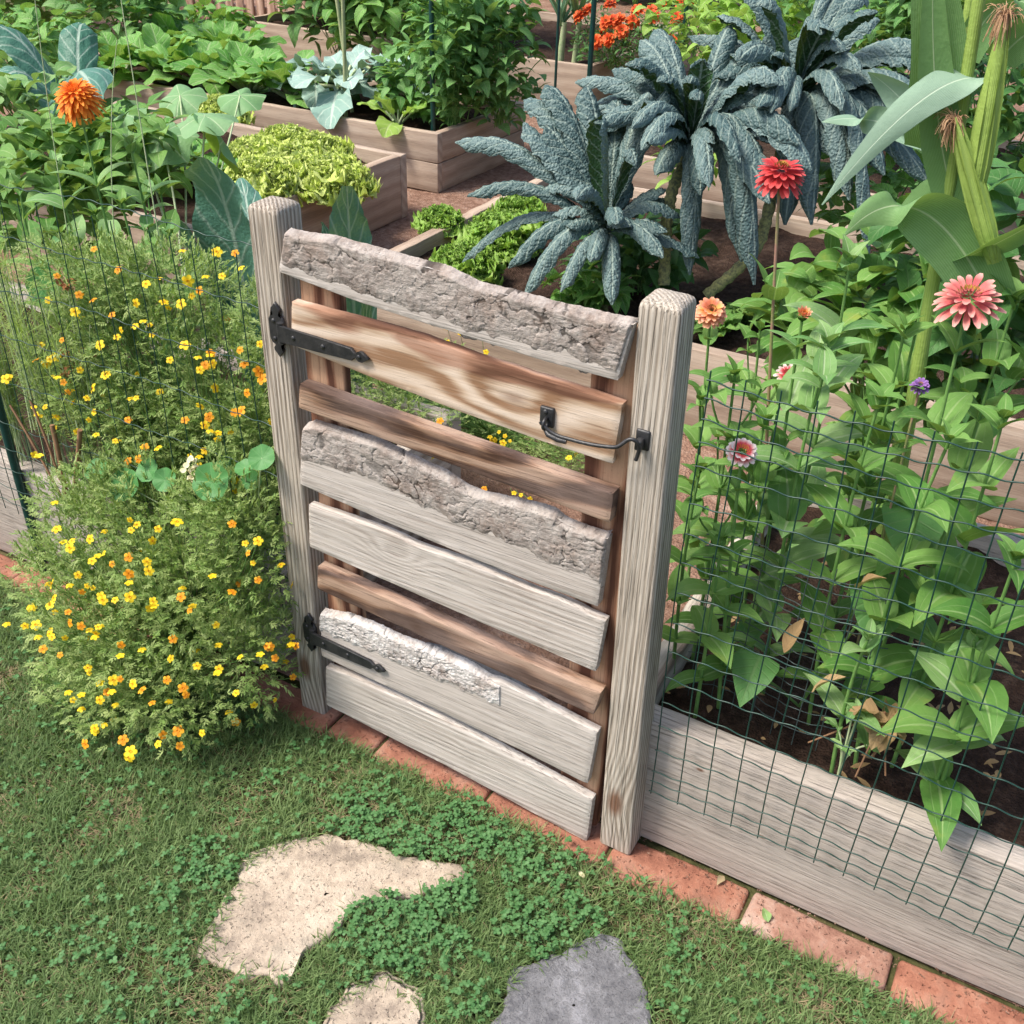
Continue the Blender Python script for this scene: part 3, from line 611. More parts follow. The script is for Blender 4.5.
SP_H = [(-.052, 0), (-.046, .004), (-.041, .009), (-.036, .010), (-.032, .006), (-.029, .006), (-.026, .012), (-.018, .016), (.018, .016), (.026, .012), (.029, .006), (.032, .006), (.036, .010), (.041, .009), (.046, .004), (.052, 0)]
def hinge(pu, pe, label):
    p0 = at(*pu, 'y', -.004); p1 = at(*pe, 'y', YF-.004)
    h = bpy.data.objects.new('hinge', None); COL.objects.link(h); h.parent = gate; h.location = p0-np.array(gate.location); h['label'] = label
    g = G(); o = np.array([p0[0], p0[2]]);  k = 1.06
    plate(g, [(o[0]-.006+b*1.15, o[1]+a*k) for a, b in mir(SP_H)], -.009, .006)
    for dz in (-.018, .018): screw(g, (o[0]-.012, -.009, o[1]+dz))
    g.build('hinge_plate', MAT['iron'], h)
    g = G(); d = np.array([p1[0]-o[0], p1[2]-o[1]]); L = np.linalg.norm(d); d /= L; q = np.array([-d[1], d[0]])
    half = [(.004, .016), (L*.45, .0145), (L-.038, .012), (L-.032, .005), (L-.027, .005), (L-.022, .010), (L-.015, .0105), (L-.006, .004), (L, 0)]
    plate(g, [tuple(o+d*a+q*b) for a, b in [(.004, .016)]+half[1:]+[(u_, -w_) for u_, w_ in half[::-1][1:]]], YF-.0085, .006)
    for f_ in (.2, .52, .9): c = o+d*L*f_; screw(g, (c[0], YF-.0085, c[1]))
    g.build('strap', MAT['iron'], h)
    g = G(); tube(g, [(o[0]+.008, -.014, o[1]-.02), (o[0]+.008, -.014, o[1]+.02)], .0065, 12); g.build('hinge_pin', MAT['iron'], h)
hinge((281, 330), (370, 359), 'upper black strap hinge with spear-shaped ends')
hinge((313, 633), (386, 671), 'lower black strap hinge with spear-shaped ends')
# latch: eye plate on the gate, long hook reaching the eye on the post
a = at(547, 419, 'y', YF-.003); b = at(641, 441, 'y', -.006)
lt = bpy.data.objects.new('latch', None); COL.objects.link(lt); lt.parent = gate; lt.location = a-np.array(gate.location)
g = G(); bevbox(g, a[0]-.013, a[0]+.013, YF-.006, YF+.003, a[2]-.014, a[2]+.022, .0025); screw(g, (a[0]-.002, YF-.006, a[2]+.014)); g.build('latch_plate', MAT['iron'], lt)
g = G(); th = np.linspace(0, 2*pi, 17); tube(g, [(a[0]+.002+.0*t, YF-.012+.009*cos(t), a[2]-.004+.009*sin(t)) for t in th], .003, 8, caps=False)
tube(g, [(a[0]+.002, YF-.012, a[2]-.012), (a[0]+.012, YF-.02, a[2]-.018), (a[0]+.03, YF-.02, a[2]-.022), (a[0]+.045, YF-.018, a[2]-.022)], .0048, 10)
hk = [(a[0]-.004, YF-.02, a[2]+.002), (a[0]+.012, YF-.018, a[2]-.012), (a[0]+.03, YF-.019, a[2]-.016)]
e_ = np.array(b); st = np.array(hk[-1])
for t in np.linspace(.1, .8, 8): p = st+(e_-st)*t; p[1] = YF-.018-.003*t; p[2] -= .006*sin(pi*t); hk.append(tuple(p))
hk += [(b[0]-.014, -.026, b[2]+.010), (b[0]-.003, -.024, b[2]+.010), (b[0]+.004, -.018, b[2]-.002), (b[0]+.001, -.017, b[2]-.022), (b[0]-.001, -.018, b[2]-.03)]
hk = np.array(hk); u_ = np.linspace(0, len(hk)-1, 60); hs = np.stack([np.interp(u_, np.arange(len(hk)), hk[:, i]) for i in range(3)], 1)
for _ in range(4): hs[1:-1] = (hs[:-2]+2*hs[1:-1]+hs[2:])/4
tube(g, hs, .0034, 10); g.build('hook', MAT['iron'], lt)
g = G(); bevbox(g, b[0]-.011, b[0]+.013, -.004, .004, b[2]-.018, b[2]+.018, .003, seed=1); bevbox(g, b[0]-.006, b[0]+.006, -.02, -.003, b[2]-.012, b[2]+.006, .003)
o = g.build('eye_plate', MAT['iron'], postR); o['label'] = 'black eye plate that takes the gate hook'

# ------------------------------------------------------------------ raised beds
H = .33
def bed(x0, x1, y0, y1, label, mats=('bedr', 'bedry'), th=.05, soil=.27, front_split=False, sides=('f', 'b', 'l', 'r'), orig=None, posts=False):
    t = thing('raised_bed', ((x0+x1)/2, y0, 0), label, 'raised bed', 'wooden raised beds')
    n = max(8, int((x1-x0)/.12)); hz = [(0.0, H*.5-.0015), (H*.5+.0015, H)]
    def brd(nm, a, b, c, d, ax, mt, sd):
        for z0, z1 in (hz if front_split else [(0, H)]):
            g = G(); bevbox(g, a, b, c, d, z0, z1, .004, 2, n, .005, seed=sd+z0, ax=ax); g.build(nm, MAT[mt], t)
    if 'f' in sides: brd('front_board', x0, x1, y0, y0+th, 0, mats[0], 1.)
    if 'b' in sides: brd('back_board', x0, x1, y1-th, y1, 0, mats[0], 2.)
    if 'l' in sides: brd('side_board', x0+.002, x0+th, y0+th+.001, y1-th-.001, 1, mats[1], 3.)
    if 'r' in sides: brd('side_board', x1-th, x1-.002, y0+th+.001, y1-th-.001, 1, mats[1], 4.)
    nx = min(200, int((x1-x0)/.02)); ny = min(200, int((y1-y0)/.02))
    g = sheet('', x0+th*.5, x1-th*.5, y0+th*.5, y1-th*.5, soil, None, nx, ny, .03, 9); g.build('soil', MAT['soil'], t); return t
bedR = bed(-.09, 3.2, .057, 1.15, 'weathered raised bed of zinnias and corn right of the gate', ('bed', 'bedy'), .052)
bed(-3.3, -1.0, .057, .95, 'weathered raised bed behind the marigolds, left of the gate', ('bed', 'bedy'), .052)
bed(-4.9, -2.78, 1.75, 3.28, 'tan raised bed with the bright curly lettuce', ('bedr', 'bedry'), .055)
bed(-2.0, 1.7, 1.76, 3.42, 'tan raised bed holding the dark kale', ('bedr', 'bedry'), .055)
bed(-6.2, -2.87, 3.72, 4.75, 'tan raised bed of leafy greens and beans with the bamboo canes', ('bedr', 'bedry'), .05, front_split=True)
bed(-6.5, -3.05, 6.1, 8.3, 'far raised bed with the leeks and red marigolds', ('bedr', 'bedry'), .05)
bed(-2.1, 2.2, 3.95, 5.6, 'raised bed behind the kale, full of dark foliage', ('bedr', 'bedry'), .05, front_split=True)

# ------------------------------------------------------------------ wire fences
def mesh_fence(name, label, xs, hz, y, topfn, botfn, mat, r=.0013, crimp=.0019, parent=None, group=None, sag=0.):
    g = G(); x0, x1 = xs[0], xs[-1]
    yy = lambda x, z: y+.006*np.sin(x*5+z*3)+sag*np.sin(z*4+x*2)
    for x in xs:
        z = np.linspace(botfn(x), topfn(x), 16); xx = x+.004*np.sin(z*7+x*9); tube(g, np.stack([xx, yy(xx, z), z], 1), r, 5)
    per = xs[1]-xs[0]
    for h_ in hz:
        x = np.linspace(x0, x1, int((x1-x0)/per*8)+1); z = h_+(topfn(x)-topfn(x0))*max(0, (h_-.4)/.7)+crimp*np.sin((x-x0)/per*2*pi*1.0)+.004*np.sin(x*11+h_*20)+.006*(vnoise(x*7, x*0+h_*31)-.5)
        tube(g, np.stack([x, yy(x, z)-.0025, z], 1), r, 5)
    return tag(g.build(name, mat), label, 'wire fence', group)
hz = [1.087, 1.052, 1.012, .975, .93, .865, .80, .735, .67, .605, .54, .475, .41, .35, .29, .235, .205, .175]
mesh_fence('wire_fence', 'green wire mesh fence along the raised bed right of the gate', np.arange(.0, 1.5, .0565)+.012, hz, .030, lambda x: 1.10-.005*np.sin(np.asarray(x)*4), lambda x: .165, MAT['wire'], .00135)
mesh_fence('wire_fence', 'green wire mesh fence behind the marigolds left of the gate', np.arange(-2.9, -.86, .0565), [1.09, .97, .85, .73, .61, .49, .41, .35, .29, .235], .035, lambda x: 1.10+.0*np.asarray(x)-.04*np.clip(-1.4-np.asarray(x), 0, 1), lambda x: .2, MAT['wire'], .00115)
hf = list(np.arange(.33, .72, .026)); g = G()
for x in np.arange(.015, .36, .045): tube(g, [(x, .19+.02*sin(x*20), .3), (x+.004, .2+.02*sin(x*20), .72)], .001, 5)
for h_ in hf: x = np.linspace(.0, .36-.15*max(0, h_-.55), 20); tube(g, np.stack([x, .2+.02*np.sin(x*20), h_+.002*np.sin(x*140)], 1), .001, 5)
tag(g.build('wire_mesh', MAT['wireg']), 'offcut of finer wire mesh standing inside the right bed behind the fence', 'wire mesh')
def stake(px, py, Y, z0, z1, label, r=.0085, lean=(0, 0)):
    p = at(px, py, 'y', Y); g = G(); tube(g, [(p[0]+lean[0]*(z-p[2]), Y+lean[1]*(z-p[2]), z) for z in np.linspace(z0, z1, 8)], r, 8)
    g2 = [(p[0]+r*.9, Y-r*.4, z) for z in np.linspace(z0, z1, 2)]
    return tag(g.build('garden_stake', MAT['stake']), label, 'garden stake', 'green garden stakes')
stake(38, 550, .045, 0, .62, 'green stake holding the wire fence at the far left', .012)
stake(433, 125, 3.85, .2, 2.4, 'tall green stake among the beans by the bed corner', .014)
stake(588, 100, 4.9, 0, 2.6, 'tall green stake between the bean plants and the kale', .017)
stake(556, 70, 5.6, 0, 2.8, 'thin dark green stake behind the beans', .010)
stake(684, 30, 6.4, 0, 2.8, 'green stake rising behind the kale beside the red marigolds', .015)

# ------------------------------------------------------------------ lawn
def inpoly(x, y, P):
    c = np.zeros(len(x), bool); n = len(P)
    for i in range(n):
        x1, y1 = P[i][:2]; x2, y2 = P[(i+1) % n][:2]
        k = ((y1 > y) != (y2 > y)) & (x < (x2-x1)*(y-y1)/(y2-y1+1e-12)+x1); c ^= k
    return c
def lawn_pts(n, dens=None, grow=1.0):
    x = rr(-2.7, .95, n); y = rr(-1.05, -.035, n)
    e = (fbm(x*30, y*30, 2)-.5)*.05
    k = y < -.04+e*.9
    # stay near what the camera can see: cut the far left corner and what lies below the frame
    d = np.stack([x, y, 0*x], 1)-CAM; zc = d@_f; u = 512+FPX*(d@_r)/zc; v_ = 512-FPX*(d@_u)/zc
    k &= (u > -60) & (u < 1090) & (v_ < 1090) & (zc > .3)
    for P in SP.values():
        c = P[:, :2].mean(0); k &= ~inpoly(x+e, y+(fbm(x*40, y*40, 9)-.5)*.05, c+(P[:, :2]-c)*grow)
    if dens is not None: k &= rng.random(n) < dens(x, y)
    return x[k], y[k]
def cl_mask(x, y):
    m_ = np.exp(-(((x+.22)/.30)**2+((y+.26)/.16)**2))*3.6+np.exp(-(((x+.74)/.10)**2+((y+.42)/.2)**2))*.8+np.exp(-(((x+.4)/.4)**2+((y+.72)/.14)**2))*.55
    return np.clip(m_*1.3*(2.6*(fbm(x*11, y*11, 5, 3))-.8)-.15, .0, 1)
gx, gy = lawn_pts(300000, lambda x, y: (.3+.7*np.clip((fbm(x*9, y*9, 1)-.36)*9, 0, 1))*(1-.6*cl_mask(x, y)), .90)
N = len(gx); g = G()
ln = rr(.016, .048, N)*(.6+.8*fbm(gx*6, gy*6, 8)); az = rr(0, 2*pi, N)+1.2*np.sin(gx*9)
leaves(g, np.stack([gx, gy, np.full(N, -.008)], 1), az, rr(.35, 1.45, N), ln, rr(.0008, .0019, N), rr(.3, 1.6, N), P_GRASS, 0, n=3, m=1, rnd=np.clip(rng.random(N)*.9+.7*(fbm(gx*4, gy*4, 4)-.45), 0, 1))
lawn = tag(g.build('grass', MAT['grass']), 'short green lawn grass with worn patches', 'grass', kind='stuff')
gx, gy = lawn_pts(80000, lambda x, y: .25+.75*(fbm(x*10, y*10, 12) > .55), 1.0); N = len(gx); g = G()
leaves(g, np.stack([gx, gy, np.full(N, -.006)], 1), rr(0, 6.3, N), rr(0, .5, N), rr(.015, .05, N), rr(.0006, .0011, N), rr(0, .5, N), P_GRASS, 0, n=3, m=1)
tag(g.build('thatch', MAT['drygrass']), 'straw coloured dead grass between the green blades', 'dry grass', kind='stuff')
cx_, cy_ = lawn_pts(60000, lambda x, y: np.clip(cl_mask(x, y)+.05, 0, 1), .97); N = len(cx_); g = G()
hz_ = rr(.006, .03, N); a0 = rr(0, 6.3, N); sz = rr(.0018, .0046, N)
for k in range(3):
    a = a0+k*2*pi/3+rr(-.2, .2, N)
    leaves(g, np.stack([cx_, cy_, hz_], 1), a, rr(-.2, .5, N), sz*2, sz, rr(.1, .7, N), prof((0, .15), (.3, .8), (.7, 1), (1, .5)), .15, n=3, m=2, rnd=rng.random(N))
tag(g.build('clover', MAT['clov']), 'patches of dark green clover growing round the flagstones', 'clover', kind='stuff')

# ------------------------------------------------------------------ flowers
def zflower(parent, c, nrm, R, mats, layers=4, nper=18, disc=.25, pw=.17, droop=.2, dome=.0, label=None, orient=0, eye='p_dk'):
    """double zinnia: whorls of petals round a disc, axis nrm"""
    g = G(); dz = G()
    for l in range(layers):
        k = nper-l*2; a = np.arange(k)/k*2*pi+l*.37+rr(-.1, .1, k); f = 1-l/(layers)*(.45 if not dome else .55)
        el = (-droop+l*(1.15/layers+dome))+rr(-.12, .12, k)
        b = np.zeros((k, 3)); b[:, 2] = l*R*(.35/layers+dome*.25); b[:, 0] = np.cos(a)*R*disc*.6; b[:, 1] = np.sin(a)*R*disc*.6
        leaves(g, b, a, el, R*f*(1-disc*.6)*rr(.9, 1.08, k), R*pw*rr(.85, 1.1, k), rr(.1, .5, k)+(.5 if dome else 0), P_PET, .25, n=5, m=4)
    k = 50; th = np.arange(k)*2.4; r = R*disc*np.sqrt(np.arange(k)/k); zz = R*(.12+dome*.6+.15)*(1-(r/(R*disc))**2*.6)+R*.05*layers
    leaves(dz, np.stack([r*np.cos(th), r*np.sin(th), zz-R*.05], 1), th, 1.2, R*.12, R*.035, .5, P_LEAF, 0, n=2, m=1)
    nrm = Vector(nrm).normalized(); q = nrm.to_track_quat('Z', 'Y')
    out = []
    for gg, nm, mt in ((g, 'petals', MAT[mats]), (dz, 'disc', MAT[eye])):
        me = gg.mesh(nm, mt); o = bpy.data.objects.new(nm, me); COL.objects.link(o); out.append(o)
    fl = bpy.data.objects.new('flower', None); COL.objects.link(fl)
    fl.parent = parent; fl.location = np.array(c)-worldloc(parent); fl.rotation_mode = 'QUATERNION'; fl.rotation_quaternion = q
    for o in out: o.parent = fl
    if label: fl['label'] = label
    return fl
def zinnia(top, base, label, L=.10, Wd=.027, nodes=5, fl=None, mat='zin', leafel=.45, big=1., stemmat='stem', topgap=.06, droopy=0., side=0, name='zinnia_plant', cat='zinnia', group='zinnia plants', nrm=None, bend=1.0):
    top = np.array(top, float); base = np.array(base, float)
    t = thing(name, tuple(base), label, cat, group); mid = (top+base)/2+np.array([rng.normal(0, .015), rng.normal(0, .015), .05])
    c = bez(base, mid*1.0, top, 14); g = G(); tube(g, c, np.linspace(.0042, .0026, 15), 7); gl = G()
    seg = np.linalg.norm(np.diff(c, axis=0), axis=1); Ls = np.concatenate([[0], np.cumsum(seg)]); tot = Ls[-1]
    def pt(u): return np.array([np.interp(u*tot, Ls, c[:, i]) for i in range(3)])
    a0 = rng.uniform(0, 6.3)
    def whorl(p, a, sc, el):
        for s_ in (0, pi):
            k = sc*rng.uniform(.85, 1.12)
            leaves(gl, [p], a+s_+rng.normal(0, .12), el+rng.normal(0, .12)-droopy, L*k, Wd*k*rng.uniform(.72, 1.0), bend*rng.uniform(.4, 1.3)+droopy, P_ZIN, .28, wave=.05, wf=1.2, roll=rng.normal(0, .15), n=9, m=6)
    for i in range(nodes):
        u = (i+1)/(nodes+.15) if not fl else (i+.9)/(nodes)*(1-topgap/tot)
        u = min(u, 1); sc = (.75+.45*sin(pi*min(1, u*.9+.1)))*big*(1 if u < .85 else .8); whorl(pt(u), a0+i*pi/2, sc, leafel+.35*u)
        if side and .35 < u < .9 and rng.random() < side*.55:
            for s_ in (0, pi):
                a = a0+i*pi/2+s_; q = pt(u); e = q+np.array([cos(a)*.05, sin(a)*.05, rng.uniform(.07, .13)]); tube(g, bez(q, q+(e-q)*[.7, .7, .3], e, 5), .0022, 5)
                for b_ in (0, 1): whorl(e-(e-q)*.25*b_, a+b_*pi/2, .62*big, leafel+.25)
    if not fl:
        for b_ in range(2): whorl(top+[0, 0, .004*b_], a0+b_*pi/2+.6, .42*big, .95)
    g.build('stem', MAT[stemmat], t, orig=tuple(base)); gl.build('leaves', MAT[mat], t, orig=tuple(base))
    if fl:
        kw = dict(fl); R = kw.pop('R'); mt = kw.pop('mat'); zflower(t, top, nrm if nrm is not None else (.25, -.45, .85), R, mt, **kw)
        gc = G(); th = np.arange(12)*.52; leaves(gc, np.repeat([top-[0, 0, .012]], 12, 0), th, .9, .018, .006, .3, P_LEAF, 0, n=3, m=2); gc.build('calyx', MAT['zin'], t, orig=tuple(base))
    return t
SZ = .285
def zb(px, py, Y, bx=0., by=0.):
    p = at(px, py, 'y', Y); return p, np.array([p[0]+bx, Y+by, SZ])
Zs = [ # px, py, Y, base dx, dy, label, kwargs
 (780, 176, .42, .13, -.02, 'tall zinnia with a crimson double flower on a long red stem', dict(fl=dict(R=.051, mat='p_red', layers=4, droop=.5, disc=.24, nper=20, pw=.12), stemmat='redstem', topgap=.2, nodes=4, nrm=(.05, -.05, 1))),
 (968, 302, .26, .02, .05, 'zinnia with a salmon pink flower by the right edge', dict(fl=dict(R=.054, mat='p_pink', layers=3, droop=.25, nper=18, pw=.11, disc=.36), topgap=.07, nodes=6, nrm=(-.1, -.25, .95), big=1.15, side=.5)),
 (742, 452, .13, .02, .08, 'small zinnia with a red flower edged in white behind the fence top', dict(fl=dict(R=.028, mat='p_wr', layers=2, nper=14, disc=.45, droop=.1, eye='p_yc', pw=.2), topgap=.07, nodes=4, L=.075, Wd=.02)),
 (803, 315, .33, .02, .04, 'zinnia with a rust coloured bud above pale leaves', dict(fl=dict(R=.017, mat='p_mix', layers=3, nper=10, droop=-.9, disc=.4), topgap=.05, nodes=6, L=.115, Wd=.033, mat='zin2')),
 (711, 312, .55, .02, .05, 'zinnia with a coral and yellow flower peeking out beside the gate post', dict(fl=dict(R=.036, mat='p_mix', layers=4, droop=.3), topgap=.05, nodes=5, L=.08, Wd=.024)),
 (787, 374, .42, .0, .03, 'zinnia with a faded cream and pink flower behind the fence top', dict(fl=dict(R=.025, mat='p_wr', layers=2, nper=10, droop=.2), topgap=.04, nodes=4, L=.08, Wd=.024)),
 (735, 375, .30, .0, .02, 'leafy zinnia with a fat green bud next to the gate post', dict(nodes=6, L=.085, Wd=.026, side=.4)),
 (765, 420, .28, .0, .02, 'leafy zinnia right of the finer wire panel', dict(nodes=6, L=.09, Wd=.027, side=.5)),
 (850, 262, .50, -.03, .03, 'tall pale leafed zinnia in front of the wide corn leaf', dict(nodes=7, L=.12, Wd=.036, mat='zin2', side=.3)),
 (828, 345, .27, .01, .03, 'leafy zinnia between the rust coloured bud and the yellowing leaf', dict(nodes=7, L=.115, Wd=.035, mat='zin2', side=.3)),
 (880, 400, .22, .01, .04, 'leafy zinnia behind the middle of the right fence', dict(nodes=6, L=.11, Wd=.032, side=.4)),
 (905, 330, .45, .0, .03, 'tall leafy zinnia left of the salmon pink flower', dict(nodes=7, L=.11, Wd=.033, side=.4)),
 (950, 440, .16, .0, .03, 'leafy zinnia with a tight green bud under the salmon pink flower', dict(nodes=6, L=.10, Wd=.031, side=.3)),
 (1003, 420, .20, .0, .03, 'zinnia crowded against the right edge, upper leaves', dict(nodes=7, L=.12, Wd=.035, side=.4)),
 (1016, 560, .09, .0, .03, 'zinnia against the right edge with broad low leaves', dict(nodes=5, L=.12, Wd=.038, side=.2, leafel=.2)),
 (975, 640, .10, .03, .02, 'bright green zinnia near the front board at the right', dict(nodes=4, L=.10, Wd=.033, leafel=.2, mat='zin2')),
 (868, 640, .10, .0, .03, 'short zinnia with a star of pointed leaves by the dried leaf', dict(nodes=2, L=.10, Wd=.028, leafel=.4, mat='zin2')),
 (700, 470, .24, .0, .02, 'small zinnia against the right gate post', dict(nodes=5, L=.075, Wd=.024, side=.3)),
 (722, 540, .14, .0, .02, 'low zinnia behind the finer wire panel', dict(nodes=4, L=.085, Wd=.03, leafel=.2)),
 (1015, 300, .55, .0, .03, 'tall zinnia behind the salmon flower at the right edge', dict(nodes=7, L=.12, Wd=.036, side=.3)),
 (930, 270, .7, .0, .03, 'zinnia leaning against the corn stalk', dict(nodes=7, L=.11, Wd=.034, side=.3)),
 (760, 330, .75, .0, .03, 'small leafy plant on the soil between kale and zinnias', dict(nodes=4, L=.08, Wd=.026, side=.5)),
 (880, 330, .8, .0, .03, 'zinnia at the back of the right bed', dict(nodes=6, L=.12, Wd=.038, side=.4)),
 (700, 400, .5, .0, .03, 'small zinnia showing just right of the gate post top', dict(nodes=5, L=.08, Wd=.026, side=.3)),
]
for (px, py, Y, bx_, by_, lb, kw) in Zs:
    top, base = zb(px, py, Y, bx_, by_); zinnia(top, base, lb, **kw)
# big low leaf (squash), dried leaves, struggling seedling, purple flower
t = thing('squash_plant', (.22, .3, SZ), 'few broad dark green leaves low behind the fence', 'squash'); g = G(); gs = G()
for px, py, Y, R in ((880, 600, .26, .085), (752, 680, .16, .06), (905, 530, .4, .08)):
    p = at(px, py, 'y', Y); leaves(g, [p+[0, .03, .04]], -1.5+rng.normal(0, .4), -.3, R*1.9, R*.75, .5, P_HRT, .15, wave=.08, wf=1.5, n=14, m=10); tube(gs, bez((.22, .3, SZ), p+[0, 0, .04], p, 6), .003, 5)
g.build('leaves', MAT['dark'], t); gs.build('stem', MAT['stem'], t)
t = thing('dried_plant', tuple(np.array([*at(885, 720, 'y', .13)[:2], SZ])), 'withered plant with crisp curled brown leaves behind the fence', 'dead plant'); g = G(); gs = G(); c = at(885, 712, 'y', .13)
for k in range(9):
    b = c+rng.normal(0, .012, 3); leaves(g, [b], rng.uniform(0, 6.3), rng.uniform(-1, .3), .055, .02, rng.uniform(-1, 2.2), P_OVA, .6, wave=.5, wf=1.5, n=8, m=6)
for k in range(5): tube(gs, [c, c+[rng.normal(0, .05), rng.normal(0, .04), -.13]], .0018, 5)
g.build('leaves', MAT['dry'], t); gs.build('stems', MAT['brownstem'], t)
for px, py, Y, lb in ((860, 575, .12, 'yellow and brown spotted leaf curling up behind the fence'), (787, 640, .14, 'withered orange brown leaf behind the finer wire'), (815, 680, .12, 'tan crumpled leaf hanging behind the fence')):
    g = G(); p = at(px, py, 'y', Y); leaves(g, [p-[0, 0, .03]], rng.uniform(0, 6), 1.1, .075, .016, .6, P_OVA, .5, wave=.3, wf=1, n=8, m=6); g.build
    o = g.build('withered_leaf', MAT['dry']); tag(o, lb, 'leaf', 'withered leaves in the right bed')
t = thing('seedling', tuple([*at(840, 735, 'y', .1)[:2], SZ]), 'thin pale seedling with small wavy leaves behind the front board', 'seedling'); g = G(); gs = G(); b = at(842, 760, 'y', .1)
for k in range(5):
    e = b+[rng.normal(0, .02), rng.normal(0, .01), rng.uniform(.03, .12)]; tube(gs, bez(b-[0, 0, .04], b+[0, 0, .03], e, 5), .002, 5)
    leaves(g, np.repeat([e], 3, 0), rr(0, 6.3, 3), rr(0, .8, 3), .03, .008, .8, P_OVA, .3, wave=.3, wf=2, n=5, m=4)
g.build('leaves', MAT['zin2'], t); gs.build('stem', MAT['palestem'], t)
t = thing('aster', tuple(at(920, 420, 'y', .35)*[1, 1, 0]+[0, 0, SZ]), 'plant with a small purple flower in the shade of the zinnias', 'aster'); g = G(); p = at(920, 386, 'y', .42); tube(g, [tuple(at(920, 420, 'y', .35)*[1, 1, 0]+[0, 0, SZ]), p], .0025, 5); g.build('stem', MAT['redstem'], t)
zflower(t, p, (0, -.3, .9), .018, 'p_pur', layers=3, nper=14)
g = G()
for k in range(260):
    x = rng.uniform(-.02, 1.1); y = rng.uniform(.12, .9)
    leaves(g, [(x, y, SZ+.012)], rng.uniform(0, 6.3), rng.uniform(-.2, .4), rng.uniform(.01, .04), rng.uniform(.003, .008), rng.uniform(-.5, 1), P_LAN, .3, n=4, m=2)
tag(g.build('leaf_litter', MAT['dry']), 'dry leaf crumbs and chips on the dark soil of the right bed', 'litter', kind='stuff')

# ------------------------------------------------------------------ signet marigold bushes
def flower_mesh(mat, R, npet=5):
    g = G(); a = np.arange(npet)/npet*2*pi
    leaves(g, np.zeros((npet, 3)), a, .15, R, R*.42, .5, prof((0, .2), (.35, .85), (.7, 1), (.9, .85), (1, .45)), .2, n=4, m=3)
    me = g.mesh('flower', [MAT[mat], MAT['p_yc']])
    g2 = G(); th = np.arange(10)*2.4; leaves(g2, np.stack([np.cos(th)*R*.1, np.sin(th)*R*.1, 0*th], 1), th, 1.1, R*.28, R*.07, .3, P_LEAF, 0, n=2, m=1)
    bm = bmesh.new(); bm.from_mesh(me); n0 = len(bm.faces); tmp = g2.mesh('tmp', MAT['p_yc']); bm.from_mesh(tmp); bm.faces.ensure_lookup_table()
    for f in bm.faces[n0:]: f.material_index = 1
    bm.to_mesh(me); bm.free(); bpy.data.meshes.remove(tmp); return me
FM = [flower_mesh('p_yel', .0105), flower_mesh('p_yel', .0125), flower_mesh('p_amb', .0105), flower_mesh('p_yel', .0085), flower_mesh('p_amb', .012)]
